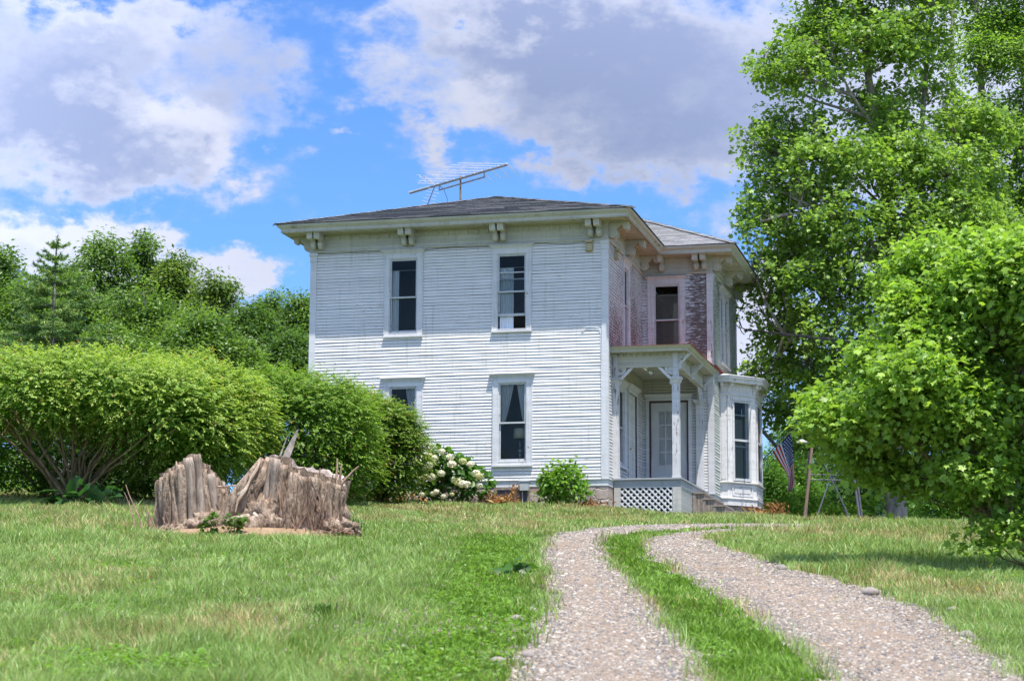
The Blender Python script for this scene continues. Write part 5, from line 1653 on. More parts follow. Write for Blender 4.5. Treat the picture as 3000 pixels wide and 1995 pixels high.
    for i in range(nr + 1):
        for j in range(na):
            a = 2 * PI * j / na; r = i / nr
            R = 1 + .12 * (float(vnoise(np.array(a * 2.5), np.array(1.), 77)) - .5)
            x = bx + .1 + 1.85 * r * R * math.cos(a); y = by - .28 + 1.28 * r * R * math.sin(a)
            h = .20 * (1 - r ** 2) + .05 * (float(fbm(np.array(x * 4), np.array(y * 4), 31)) - .45) * (1 - r)
            vs.append((x, y, gz(x, y) + h - .012))
    for i in range(nr):
        for j in range(na):
            j2 = (j + 1) % na
            fs.append((i * na + j, (i + 1) * na + j, (i + 1) * na + j2, i * na + j2))
    m = MB(); m.add(vs, fs); setp(m.build('soil', M['soil'], None, smooth=True), kind='structure')
stump()

# ------------------------------------------------------------------ shrubs
def stems(root, base, tops, r, mat, name='stem', per=True, n=4, bend=.25, rng=None, one=True):
    rng = rng or random.Random(3)
    m = MB()
    for t in tops:
        t = Vector(t); b0 = Vector((rng.uniform(-.25, .25), rng.uniform(-.2, .2), -.1))
        pts = [b0]
        for i in range(1, n + 1):
            f = i / n
            p = b0.lerp(t, f); p.x = b0.x + (t.x - b0.x) * f ** (1 + bend); p.y = b0.y + (t.y - b0.y) * f ** (1 + bend)
            p += Vector((rng.uniform(-.05, .05), rng.uniform(-.05, .05), 0)) * 1.2
            pts.append(p)
        rr = r * rng.uniform(.6, 1.2)
        m.tube(pts, [rr * (1 - .7 * i / n) for i in range(n + 1)], 6, cap=False)
        if rng.random() < .8:
            j = rng.randint(2, n - 1); q = pts[j]
            m.tube([q, q + Vector((rng.uniform(-.4, .4), rng.uniform(-.3, .3), rng.uniform(.3, .6)))], [rr * .5, rr * .2], 5, cap=False)
    return m.build(name, M[mat], root, smooth=True)

def burning_bush(base, lobes, nspray, size, seed, label, stem_tops, c0=(.12, .245, .03), c1=(.42, .54, .11), spl=.34, group='clipped hedge of euonymus shrubs', zmin=None, stem_r=.045):
    rng = np.random.default_rng(seed)
    base = np.array(base, float)
    root = empty('hedge_shrub', tuple(base), label, 'shrub', group)
    stems(root, base, stem_tops, stem_r, 'twig', rng=random.Random(seed), n=6)
    C = np.array([l[0] for l in lobes]); R = np.array([l[1] for l in lobes])
    P, d, li = lobes_sample(rng, lobes, nspray, .72, .6)
    # keep only sprays near the outer surface of the union of lobes
    q = np.min([np.linalg.norm((P - C[i]) / R[i], axis=1) for i in range(len(lobes))], axis=0)
    k = q > .62
    P, d = P[k], d[k]
    P = P + d * (.42 * (fbm(P[:, 0] * 1.7 + seed, P[:, 2] * 2.2 + P[:, 1], seed, 3) - .44))[:, None] * 1.3
    if zmin is not None:
        zz = zmin(P[:, 0], P[:, 1]); k = P[:, 2] > zz; P, d = P[k], d[k]
    n = len(P)
    o = d.copy(); o[:, 2] = o[:, 2] * .55 + .12; o = nrm(o + .35 * rng.normal(size=(n, 3)) * np.array([1, 1, .4]))
    nl = 11
    s = np.linspace(.05, 1, nl)[None, :, None]
    L = (spl * (.6 + .8 * rng.random((n, 1, 1))))
    stray = (rng.random(n) < .05) & (d[:, 2] > .1)          # long young shoots above the rest
    o[stray] = nrm(o[stray] * .6 + np.array([0, 0, .9])); L[stray] *= 1.7
    side = np.cross(o, np.array([0, 0, 1.0])); side = nrm(side)
    pos = P[:, None] + o[:, None] * L * s + np.array([0, 0, -1.0]) * (L * .32 * s ** 2)
    sg = np.where(np.arange(nl) % 2 == 0, 1.0, -1.0)[None, :, None]
    T = o[:, None] * (.55 + .4 * rng.random((n, nl, 1))) + side[:, None] * sg * (.75 - .5 * s) + np.array([0, 0, -1.0]) * (.30 + .45 * rng.random((n, nl, 1)))
    Nn = np.array([0, 0, 1.0]) + .45 * o[:, None] + .30 * rng.normal(size=(n, nl, 3))
    S = size * (.65 + .6 * rng.random((n, nl)))
    tipy = s[..., 0] ** 2 * (.35 + .65 * rng.random((n, 1)))
    c0, c1 = np.array(c0), np.array(c1)
    kk = np.clip(.12 + .5 * rng.random((n, 1)) * .8 + .35 * tipy, 0, 1)[..., None]
    col = c0 * (1 - kk) + c1 * kk
    red = (rng.random((n, 1)) < .05) & (s[..., 0] > .75)
    col = np.where(red[..., None], np.array([.30, .19, .06]), col)
    leaf_object('foliage', pos.reshape(-1, 3), Nn.reshape(-1, 3), T.reshape(-1, 3), S.ravel(), LEAF4, col.reshape(-1, 3), M['leaf'], root, base)
    # inner leaves so that the shrub is not see-through
    P2, d2, _ = lobes_sample(rng, lobes, int(nspray * .9), .35, 1.0)
    if zmin is not None:
        zz = zmin(P2[:, 0], P2[:, 1]) + .15; k = P2[:, 2] > zz; P2, d2 = P2[k], d2[k]
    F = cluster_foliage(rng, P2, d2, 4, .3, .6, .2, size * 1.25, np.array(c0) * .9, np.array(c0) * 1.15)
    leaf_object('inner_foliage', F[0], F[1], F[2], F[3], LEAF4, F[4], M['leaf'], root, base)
    return root

def lob(x, y, rx, rz, Y, ry=None, dy=0):
    k = mpp(Y)
    p = at(x, y, Y); p[1] += dy
    return (p, np.array([rx * k, (ry or rx) * k, rz * k]))

def hedges():
    Y = 43.5; b = at(165, 1168, Y); b[2] = gz(b[0], b[1])
    lobes = [lob(60, 930, 190, 110, Y), lob(230, 915, 190, 105, Y, dy=.3), lob(360, 955, 170, 110, Y, dy=.4), lob(-80, 950, 160, 110, Y, dy=.5), lob(150, 880, 150, 75, Y, dy=.8), lob(440, 985, 130, 95, Y, dy=.8)]
    k = mpp(Y)
    x0 = b[0]
    def zm(X, Yy):
        xd = (X / k) + 1179
        y = np.interp(xd, [-200, 0, 60, 150, 250, 330, 420, 520], [1015, 985, 980, 1012, 1055, 1095, 1115, 1110])
        y = y + 14 * (vnoise(X * 3, Yy * 3, 12) - .5)
        return (1534 - y) * k
    tops = []
    rr = random.Random(9)
    for i in range(34):
        xd = rr.uniform(-60, 420); p = at(xd, rr.uniform(940, 1000), Y); tops.append((p[0] - b[0], rr.uniform(-1.2, 1.0), p[2] - b[2]))
    burning_bush(b, lobes, 9500, .078, 21, 'broad yellow green hedge shrub at the far left with many bare stems showing underneath', tops, zmin=zm, c1=(.50, .60, .14))
    Y = 45.0; b = at(430, 1165, Y); b[2] = gz(b[0], b[1])
    lobes = [lob(470, 990, 135, 140, Y), lob(400, 1030, 130, 120, Y), lob(520, 960, 95, 90, Y, dy=.3), lob(420, 900, 130, 80, Y, dy=.5), lob(330, 880, 110, 60, Y, dy=.8)]
    tops = [((random.Random(i).uniform(-1.3, 1.2)), random.Random(i + 50).uniform(-.6, .6), random.Random(i + 90).uniform(1.2, 2)) for i in range(14)]
    burning_bush(b, lobes, 6500, .076, 22, 'hedge shrub with yellowish leaf tips right behind the tree stump', tops, c1=(.50, .60, .14), zmin=lambda X, Yy: (1534 - 1118 + 12 * vnoise(X * 3, Yy * 3, 5)) * mpp(45))
    Y = 47.2; b = at(730, 1160, Y); b[2] = gz(b[0], b[1])
    lobes = [lob(690, 1000, 150, 140, Y), lob(620, 960, 130, 100, Y, dy=.4), lob(770, 990, 95, 105, Y), lob(700, 1070, 140, 90, Y), lob(560, 920, 110, 65, Y, dy=.8), lob(790, 1080, 70, 65, Y), lob(660, 905, 100, 50, Y, dy=.5)]
    tops = [((random.Random(i).uniform(-1.3, 1.2)), random.Random(i + 50).uniform(-.6, .6), random.Random(i + 90).uniform(1.2, 2)) for i in range(12)]
    burning_bush(b, lobes, 6800, .072, 23, 'rounded mid green hedge shrub in front of the left house corner', tops, c0=(.09, .20, .024), c1=(.30, .44, .07))
    Y = 49.6; b = at(880, 1150, Y); b[2] = gz(b[0], b[1])
    lobes = [lob(880, 1005, 66, 82, Y), lob(905, 1050, 66, 80, Y), lob(845, 975, 66, 70, Y, dy=.3), lob(860, 1085, 80, 58, Y), lob(938, 1015, 36, 50, Y), lob(800, 940, 60, 50, Y, dy=.6)]
    tops = [((random.Random(i).uniform(-.6, .6)), random.Random(i + 50).uniform(-.3, .3), random.Random(i + 90).uniform(1, 1.7)) for i in range(10)]
    burning_bush(b, lobes, 4200, .075, 24, 'narrow dark green hedge shrub covering the lower left window', tops, c0=(.08, .18, .022), c1=(.28, .37, .07))
hedges()

def hedge_back():
    Y = 46.5; b = at(120, 1168, Y); b[2] = gz(b[0], b[1])
    lobes = [lob(20, 1040, 120, 90, Y), lob(150, 1050, 120, 90, Y), lob(290, 1060, 120, 85, Y), lob(-90, 1030, 110, 100, Y), lob(380, 1090, 90, 60, Y), lob(220, 1110, 110, 50, Y)]
    tops = [((random.Random(i).uniform(-1.5, 1.5)), random.Random(i + 50).uniform(-.4, .4), random.Random(i + 90).uniform(1, 1.8)) for i in range(10)]
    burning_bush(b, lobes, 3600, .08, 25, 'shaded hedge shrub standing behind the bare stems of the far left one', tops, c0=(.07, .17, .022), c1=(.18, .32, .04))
hedge_back()

def leafy_bush(name, label, cat, base, lobes, n, size, tmpl, c0, c1, seed, nstem=10, up=.5, lo=.5, nper=5, cr=.14, stem_h=.6, stem_r=.012, tipc=None):
    rng = np.random.default_rng(seed); base = np.array(base, float)
    root = empty(name, tuple(base), label, cat)
    tops = [tuple(P - base) for P in lobes_sample(rng, lobes, nstem, .1, .2)[0]]
    stems(root, base, tops, stem_r, 'twig', rng=random.Random(seed), n=4)
    P, d, li = lobes_sample(rng, lobes, n, lo, .6)
    F = cluster_foliage(rng, P, d, nper, cr, .8, .15, size, np.array(c0), np.array(c1), up, .5)
    col = F[4]
    leaf_object('leaves', F[0], F[1], F[2] + d[np.repeat(np.arange(n), nper)] * cr, F[3], tmpl, col, M['leaf'], root, base)
    return root

def plants():
    # white hydrangea by the wall
    Y = 51.8; b = at(1040, 1156, Y); b[2] = gz(b[0], b[1])
    lobes = [lob(1030, 1095, 70, 55, Y, ry=45), lob(1090, 1115, 45, 40, Y, ry=35), lob(985, 1120, 50, 35, Y, ry=35), lob(1010, 1065, 40, 35, Y, ry=30)]
    root = leafy_bush('hydrangea_bush', 'hydrangea bush with round creamy white flower heads beside the hedge', 'flowering bush', b, lobes, 420, .15, LEAFB, (.05, .14, .02), (.10, .22, .034), 31, 16, .6, .55, 4, .14)
    rng = np.random.default_rng(5)
    spots = [(-4.28, .74), (-3.95, .63), (-4.58, .72), (-4.28, .53), (-4.14, .47), (-3.74, .49), (-4.51, .35), (-4.38, .2), (-4.27, .29), (-4.62, .4), (-3.67, .3), (-3.39, .37), (-3.2, .3), (-3.95, .08), (-4.37, 0), (-4.2, -.01), (-4.49, -.08), (-3.54, -.12), (-3.39, -.2), (-3.27, -.21), (-3.06, .07), (-2.98, -.01), (-2.98, -.24), (-4.17, -.42), (-4.07, -.38), (-4.84, -.47), (-3.67, -.45), (-4.44, -.45), (-3.89, -.5), (-4.66, .16)]
    for i, (u, z) in enumerate(spots):
        big = z > -.3
        r = (.105 if big else .07) * rng.uniform(.85, 1.15)
        dd = rdir(110, rng); dd[:, 2] = dd[:, 2] * 1.0
        c = np.array(hw(u, -1.42 - .12 * rng.random(), z)) - b
        Pp = dd * r * np.array([1, 1, .78]) * (.9 + .15 * rng.random((110, 1)))
        col = np.array([.80, .77, .60]) * (.85 + .25 * rng.random((110, 1))) if rng.random() < .8 else np.array([.60, .60, .30]) * (.85 + .25 * rng.random((110, 1)))
        V, F = leaves_np(Pp, dd + .2 * rng.normal(size=(110, 3)), np.cross(dd, rdir(110, rng)), np.full(110, r * .42), (np.array([(-.5, -.4, 0), (.5, -.4, 0), (.5, .4, 0), (-.5, .4, 0)]), [(0, 1, 2), (0, 2, 3)]))
        o = np_mesh('flower_head', V, [F], M['petal'], np.repeat(col, 4, 0), root); o.location = tuple(c)
    # bright bush under the right lower wall
    Y = 51.3; b = at(1297, 1163, Y); b[2] = gz(b[0], b[1])
    lobes = [lob(1297, 1115, 52, 45, Y, ry=40), lob(1275, 1100, 30, 38, Y, ry=28), lob(1318, 1095, 30, 36, Y, ry=28), lob(1300, 1135, 58, 26, Y, ry=40), lob(1258, 1130, 22, 25, Y, ry=18)]
    leafy_bush('garden_bush', 'small bright green bush against the stone foundation near the porch', 'bush', b, lobes, 330, .105, LEAFB, (.10, .24, .02), (.22, .38, .04), 32, 14, .5, .55, 6, .10)
    # burdock under the left shrub
    Y = 42.4; b = at(180, 1166, Y); b[2] = gz(b[0], b[1])
    lobes = [lob(185, 1140, 60, 25, Y, ry=25), lob(160, 1155, 30, 18, Y, ry=20), lob(235, 1128, 22, 18, Y, ry=20)]
    leafy_bush('burdock_plant', 'broad leaved blue green weed at the foot of the far left shrub', 'plant', b, lobes, 26, .34, LEAFB, (.035, .10, .03), (.05, .13, .04), 33, 6, .5, .4, 3, .16, stem_r=.015)
    # weeds at the stump
    Y = 31.7
    for i, (x, y, rx, rz, lb) in enumerate([(487, 1210, 15, 34, 'taller leafy weed in front of the left half of the stump'), (538, 1205, 26, 20, 'low leafy weed in front of the middle of the stump')]):
        b = at(x, 1236, Y); b[2] = gz(b[0], b[1]) + .02
        leafy_bush('weed_plant', lb, 'weed', b, [lob(x, y, rx, rz, Y, ry=14), lob(x - 8, y + 10, rx * .8, rz * .6, Y, ry=14)], 46, .07, LEAFB, (.05, .13, .014), (.10, .19, .02), 34 + i, 6, .5, .3, 4, .06, stem_r=.006)
    # tuft of long grass right of the stump
    rng = np.random.default_rng(3)
    for (xd, yd, Yt, n, h, lb) in [(812, 1215, 33.4, 90, .42, 'tall tuft of long grass just right of the stump'), (740, 1445, 18.2, 120, .16, 'pale splayed tuft of coarse grass in the foreground lawn'), (1183, 1335, 24.0, 0, 0, '')]:
        b = at(xd, yd, Yt); b[2] = gz(b[0], b[1])
        if n:
            V = []; F = []
            for k in range(n):
                a = rng.random() * 2 * PI; hh = h * (.5 + .6 * rng.random()); ln = hh * (.3 + .6 * rng.random()); w = .006 + .004 * rng.random()
                bx, by = .10 * rng.normal() * h * 3, .08 * rng.normal() * h * 3
                c, s = math.cos(a), math.sin(a)
                i = len(V)
                V += [(bx - s * w, by + c * w, -.01), (bx + s * w, by - c * w, -.01), (bx + c * ln * .4 + s * w * .8, by + s * ln * .4 - c * w * .8, hh * .7), (bx + c * ln * .4 - s * w * .8, by + s * ln * .4 + c * w * .8, hh * .7), (bx + c * ln, by + s * ln, hh * .85)]
                F += [(i, i + 1, i + 2), (i, i + 2, i + 3), (i + 3, i + 2, i + 4)]
            col = np.repeat(np.array([.11, .20, .06]) * (.8 + .5 * rng.random((n, 1))), 5, 0)
            o = np_mesh('grass_tuft', np.array(V), [np.array(F)], M['grass'], col, loc=tuple(b))
            setp(o, lb, 'grass tuft')
        else:
            leafy_bush('dock_plant', 'dark broad leaved weed at the left edge of the drive', 'weed', b, [(b + np.array([0, 0, .07]), np.array([.18, .14, .08]))], 12, .16, LEAFB, (.04, .12, .014), (.07, .17, .02), 40, 3, .5, .2, 3, .08, stem_r=.006)
    # dead day lilies
    def dead(base, rx, n, h, lb, seed, up=False):
        rng = np.random.default_rng(seed)
        P = rng.normal(size=(n, 3)) * np.array([rx * .5, .18, 0]); P[:, 2] = rng.random(n) * h * (.9 if up else .5)
        Nn = rng.normal(size=(n, 3)) + np.array([0, -.5, .6]); T = rng.normal(size=(n, 3)) * np.array([.8, .8, .2]) + np.array([0, -.2, .9 if up else .5])
        S = (.08 + .16 * rng.random(n)) * (1 if not up else .8)
        c = np.array([.29, .14, .055]) * (.55 + .9 * rng.random((n, 1))); c = np.where(rng.random((n, 1)) < .35, np.array([.38, .25, .11]) * (.7 + .5 * rng.random((n, 1))), c)
        V, F = leaves_np(P, Nn, T, S, LEAFN)
        o = np_mesh('dead_lilies', V, [F], M['dry'], np.repeat(c, 4, 0), loc=tuple(base)); setp(o, lb, 'dead plants', 'withered brown plants along the house')
    def gb(u, v):
        x, y, _ = hw(u, v); return (x, y, gz(x, y))
    dead(gb(-5.6, -1.9), 1.0, 420, .34, 'rust brown withered plants under the hedge left of the hydrangea', 51)
    dead(gb(-2.75, -.45), .55, 220, .40, 'withered brown plants between the hydrangea and the basement window', 52)
    dead(gb(-2.35, -.3), .12, 60, .55, 'dried brown stalks standing in front of the basement window', 53, True)
    dead(gb(-.35, -.35), .5, 90, .18, 'dry brown leaves at the foundation beside the small bush', 54)
    dead(gb(2.95, 6.1), .30, 230, .5, 'dried brown stalks against the stone under the bay window', 55, True)
    dead(gb(3.35, 7.2), .34, 380, .75, 'taller rusty brown dead stalks at the far side of the bay window', 56, True)
    # bigger stones along the drive
    for i, (x, y, s, lb) in enumerate([(-.09, 14.8, .05, 'pale round stone at the left edge of the drive, lowest in the photo'), (.20, 19.2, .055, 'grey stone on the left edge of the drive nearest the house'), (.05, 18.3, .06, 'flat pinkish stone beside the left edge of the drive'), (3.95, 22.6, .085, 'large pale stone at the right edge of the drive in the sun'), (4.45, 21.4, .06, 'tilted pale stone in the grass right of the drive'), (4.42, 20.6, .055, 'flat pale stone in the grass right of the drive'), (3.55, 26.9, .07, 'stone in the shade of the big bush at the drive edge'), (3.95, 17.9, .06, 'pale stone on the right edge of the drive nearest the road'), (.13, 15.3, .05, 'light stone half in the grass near the lowest left stone')]):
        m = MB(); n = 9; vs = []; fs = []
        for a in range(n + 1):
            for c in range(12):
                th = PI * a / n; ph = 2 * PI * c / 12; g = 1 + .35 * (float(vnoise(np.array(ph * 1.3 + i * 9), np.array(th * 2.), i)) - .5)
                vs.append((s * 1.25 * g * math.sin(th) * math.cos(ph), s * g * math.sin(th) * math.sin(ph), s * .75 * g * math.cos(th)))
        for a in range(n):
            for c in range(12):
                fs.append((a * 12 + c, (a + 1) * 12 + c, (a + 1) * 12 + (c + 1) % 12, a * 12 + (c + 1) % 12))
        m.add(vs, fs); setp(m.build('stone', M['stone'], None, smooth=True, loc=(x, y, gz(x, y) + s * .45), rz=i * 1.3), lb, 'stone', 'loose stones beside the drive')
    # clover blossoms
    rng = np.random.default_rng(77); n = 230
    X = np.concatenate([rng.normal(-.7, .55, 90), rng.normal(-1.9, 1.5, 80), rng.uniform(3.8, 8, 60)]); Yy = np.concatenate([rng.normal(16.5, .9, 90), rng.normal(21, 2.6, 80), rng.uniform(22, 30, 60)])
    k = ~on_drive(X, Yy); kind = np.concatenate([np.zeros(170), np.ones(60)])[k]; X, Yy = X[k], Yy[k]
    P = np.stack([X, Yy, ground(X, Yy) + .09 + .04 * rng.random(len(X))], 1)
    Pp = np.repeat(P, 10, 0) + rng.normal(size=(len(P) * 10, 3)) * .006
    c = np.where(kind[:, None] > 0, np.array([.55, .42, .05]), np.array([.42, .36, .28])) * (.8 + .3 * rng.random((len(P), 1)))
    V, F = leaves_np(Pp, rdir(len(Pp), rng), rdir(len(Pp), rng), np.full(len(Pp), .016), LEAF4)
    setp(np_mesh('clover_blossoms', V, [F], M['petal'], np.repeat(np.repeat(c, 10, 0), 4, 0)), 'scattered small white and yellow blossoms in the lawn', None, None, 'stuff')
plants()

def big_bush():
    Y = 27.6
    b = at(2440, 1300, Y); b[2] = gz(b[0], b[1])
    L = [(2185, 580, 105, 72), (2290, 595, 115, 72), (2110, 625, 75, 68), (2385, 605, 105, 75), (2085, 705, 55, 55), (2250, 670, 130, 95), (2150, 690, 95, 90), (2350, 660, 150, 100), (2045, 815, 90, 72), (2150, 800, 150, 110), (1945, 925, 80, 65), (2050, 950, 140, 95), (2200, 950, 170, 120), (2350, 850, 170, 140), (2100, 1070, 110, 60), (2230, 1095, 120, 62), (2370, 1020, 150, 120), (1985, 1000, 85, 60), (2440, 760, 160, 160), (2480, 1000, 150, 150), (2330, 1150, 110, 60), (2030, 1060, 75, 40), (1905, 950, 50, 40), (2080, 880, 120, 80), (2400, 1180, 90, 50)]
    rng = np.random.default_rng(4)
    lobes = []
    for (x, y, rx, rz) in L: lobes.append(lob(x, y, rx * .82, rz * .82, Y, dy=rng.uniform(-.9, .9)))
    # low drooping twig
    for (x, y, r, rz) in ((2330, 1205, 42, 20), (2280, 1232, 34, 13), (2235, 1244, 22, 9)): lobes.append(lob(x, y, r, rz, Y - .4))
    g = []
    for (x, y) in ((2300, 900), (2150, 950), (2250, 720), (2380, 800), (2050, 980), (2330, 1080)):
        g.append(([b + np.array([-.05, 0, -.2]), b * .55 + at(x, y, Y) * .45 + np.array([.15, rng.uniform(-.4, .4), -.15]), at(x, y, Y) + np.array([0, rng.uniform(-.4, .4), 0])], .055, .018))
    r = tree('large_shrub', 'big sunlit broad leaved shrub filling the right side beside the drive', 'shrub', b, g, lobes, 7000, 10, .20, .092, (.14, .28, .035), (.38, .55, .09), 61, tmpl=LEAFM, flat=.7, droop=.3, limb_r=.022, twig_r=.009, barkm='twig', lo=.45, bottom=.75, up=.75, rnd=.75, twigfrac=.5)
big_bush()

# ------------------------------------------------------------------ trees
def maples():
    Y = 60.0; g0 = at(2063, 1185, Y); zb = gz(g0[0], g0[1]) - .3
    b = np.array([g0[0], Y, zb])
    def pt(x, y, dy=0): p = at(x, y, Y); p[1] += dy; return p
    leaders = [([b, pt(2065, 1000), pt(2066, 760), pt(2060, 560), pt(2045, 470), pt(2022, 330), pt(2003, 170, .3), pt(1985, 0, .3), pt(1975, -150, .3)], .36, .05),
               ([pt(2066, 800), pt(2085, 620, .5), pt(2110, 460, 1), pt(2140, 290, 1.2), pt(2152, 150, 1.4), pt(2172, -60, 1.5)], .17, .05),
               ([pt(2040, 430), pt(2018, 330, -.6), pt(1985, 285, -.9), pt(1950, 250, -1.1), pt(1900, 150, -1.2)], .09, .03),
               ([pt(2060, 580), pt(1985, 500, -1), pt(1900, 520, -1.5), pt(1800, 520, -1.6)], .08, .02),
               ([pt(2064, 850), pt(1980, 800, -.6), pt(1880, 790, -1.2), pt(1790, 790, -1.5)], .09, .02)]
    L = [(1915, 75, 80, 75, 0), (1850, 80, 40, 40, 0), (1825, 145, 60, 50, .5), (1850, 190, 85, 60, -.6), (1782, 172, 32, 36, .2), (1830, 300, 90, 55, .2), (1765, 330, 45, 40, 0), (1880, 390, 100, 60, -1), (1790, 410, 55, 40, .6), (1850, 480, 120, 55, .4), (1745, 485, 42, 28, .3), (1790, 545, 65, 40, -.6), (1920, 560, 100, 60, -1.6), (1840, 600, 85, 45, .5), (1790, 640, 45, 40, .1), (1880, 680, 100, 55, -1.2), (1830, 720, 70, 50, 0), (1900, 780, 110, 55, -1.5), (1800, 775, 48, 35, .3), (1770, 840, 45, 25, .2), (1850, 860, 90, 45, -.5), (1800, 905, 50, 30, 2), (1870, 935, 90, 36, 2.4), (1930, 880, 100, 60, .5), (1980, 640, 100, 60, -2), (2050, 740, 120, 70, -1.8), (1960, 130, 80, 70, -.8), (2010, 40, 70, 70, .4), (1955, -30, 85, 70, 0), (2060, 110, 60, 70, -.6), (2050, 240, 65, 55, 1.2), (1960, 400, 80, 55, -1.7), (2080, 400, 90, 50, -1.2), (2150, 440, 110, 60, -1.4), (2160, 560, 120, 60, -1.8), (2060, 540, 80, 45, -2), (2250, 560, 110, 70, -.8), (2130, 80, 80, 80, .5), (2180, 180, 60, 60, 1.5), (2200, 300, 80, 60, .2), (1985, -110, 110, 70, 0), (2120, -80, 120, 80, 0), (2150, 680, 120, 70, -1), (2300, 660, 120, 80, 0), (1990, 990, 90, 40, 2), (2080, 900, 130, 70, -.8), (2200, 800, 140, 80, 0), (2030, 300, 70, 55, -.6), (2000, 215, 55, 45, .8), (2080, 330, 60, 50, 1.4), (1890, 15, 45, 45, .5), (2250, 430, 90, 60, .5), (2270, 300, 70, 60, -.5), (1740, 410, 30, 26, 0), (1722, 318, 26, 24, .2), (1712, 480, 24, 16, .2), (1760, 128, 26, 20, .2), (1735, 625, 30, 20, 0), (1750, 700, 32, 22, .3), (1740, 870, 30, 16, .4), (2150, 900, 160, 90, 2)]
    lobes = [lob(x, y, rx * .95, max(rz, .72 * rx) * .95, Y, dy=dy * 1.2) for x, y, rx, rz, dy in L]
    tree('maple_tree', 'tall maple tree rising above the right side of the house', 'tree', b, leaders, lobes, 3500, 34, .36, .132, (.10, .205, .035), (.33, .49, .085), 71, tmpl=LEAFM, flat=.72, droop=.35, limb_r=.062, twig_r=.020, group='tall maples right of the house', lo=.45, bottom=.7, up=.8, rnd=.8, twigfrac=.85, scatter=.7)
    Y = 66.0; g0 = at(2290, 1185, Y); b = np.array([g0[0], Y, gz(g0[0], Y) - .3])
    leaders = [([b, pt2(2285, 900, Y), pt2(2280, 620, Y), pt2(2275, 430, Y), pt2(2262, 230, Y), pt2(2250, 60, Y), pt2(2240, -140, Y)], .3, .05),
               ([pt2(2280, 620, Y), pt2(2330, 420, Y), pt2(2370, 200, Y), pt2(2390, -60, Y)], .15, .04),
               ([pt2(2278, 520, Y), pt2(2225, 380, Y), pt2(2190, 200, Y), pt2(2195, 0, Y), pt2(2200, -120, Y)], .14, .04)]
    L = [(2290, 60, 80, 80, 0), (2230, -40, 80, 80, 1), (2330, 160, 85, 70, -.7), (2290, 260, 75, 60, .8), (2350, 330, 85, 60, -.6), (2260, 390, 70, 55, -.5), (2330, 460, 90, 60, .3), (2240, 150, 70, 60, -1), (2390, 60, 90, 90, .5), (2400, 240, 80, 80, .5), (2420, 440, 100, 90, 0), (2300, 560, 100, 60, -1), (2400, 620, 120, 90, 0), (2240, 480, 70, 50, 1), (2210, 280, 50, 50, .5), (2340, -60, 120, 80, 0), (2330, 740, 130, 80, 0), (2220, 640, 90, 70, 1)]
    lobes = [lob(x, y, rx * .95, rz * .95, Y, dy=dy) for x, y, rx, rz, dy in L]
    tree('maple_tree', 'thinner lighter tree at the far right edge with slender upright trunks', 'tree', b, leaders, lobes, 2300, 30, .42, .15, (.10, .21, .034), (.31, .48, .08), 72, tmpl=LEAF4, flat=.6, droop=.35, limb_r=.045, twig_r=.02, group='tall maples right of the house', lo=.3, bottom=.6, twigfrac=.8)

def pt2(x, y, Y): return at(x, y, Y)

def auto_tree(name, label, cx, top, bot, hw_, Y, seed, ncl, nper, size, c0, c1, cr=.75, flat=.6, droop=.5, tmpl=LEAFN, group=None, nl=16, cat='tree', up=.7):
    rng = np.random.default_rng(seed)
    g = at(cx, 1180, Y); b = np.array([g[0], Y, gz(g[0], Y) - .3])
    k = mpp(Y)
    ht = (bot - top)
    lobes = []
    for i in range(nl):
        f = ((i + .5) / nl) ** .85
        wid = hw_ * (math.sin(min(1, f * 1.35 + .10) * PI * .5) ** .8)
        a = rng.random() * 2 * PI
        rad = wid * (.15 + .65 * rng.random())
        r = (.24 + .20 * rng.random()) * hw_ * (.62 + .55 * f)
        y = top + r * .7 + (ht - r * .7) * f * .92
        lobes.append(lob(cx + rad * math.cos(a), y, r, r * .8, Y, dy=rad * math.sin(a) * k * .8))
    t_ = lambda f: bot + (top - bot) * f
    rt = .07 + .0006 * ht
    leaders = [([b, at(cx + rng.uniform(-10, 10), t_(.3), Y), at(cx + rng.uniform(-15, 15), t_(.6), Y), at(cx, t_(.92), Y)], rt, .04)]
    for s in (-1, 1):
        leaders.append(([at(cx, t_(.25), Y), at(cx + s * hw_ * .35, t_(.42), Y), at(cx + s * hw_ * .6, t_(.65), Y)], rt * .5, .03))
    return tree(name, label, 'tree' if cat == 'tree' else cat, b, leaders, lobes, ncl, nper, cr, size, c0, c1, seed, tmpl=tmpl, flat=flat, droop=droop, limb_r=.05, twig_r=.025, group=group, lo=.66, bottom=.6, twigfrac=.35, up=up, rnd=.6, scatter=.15)

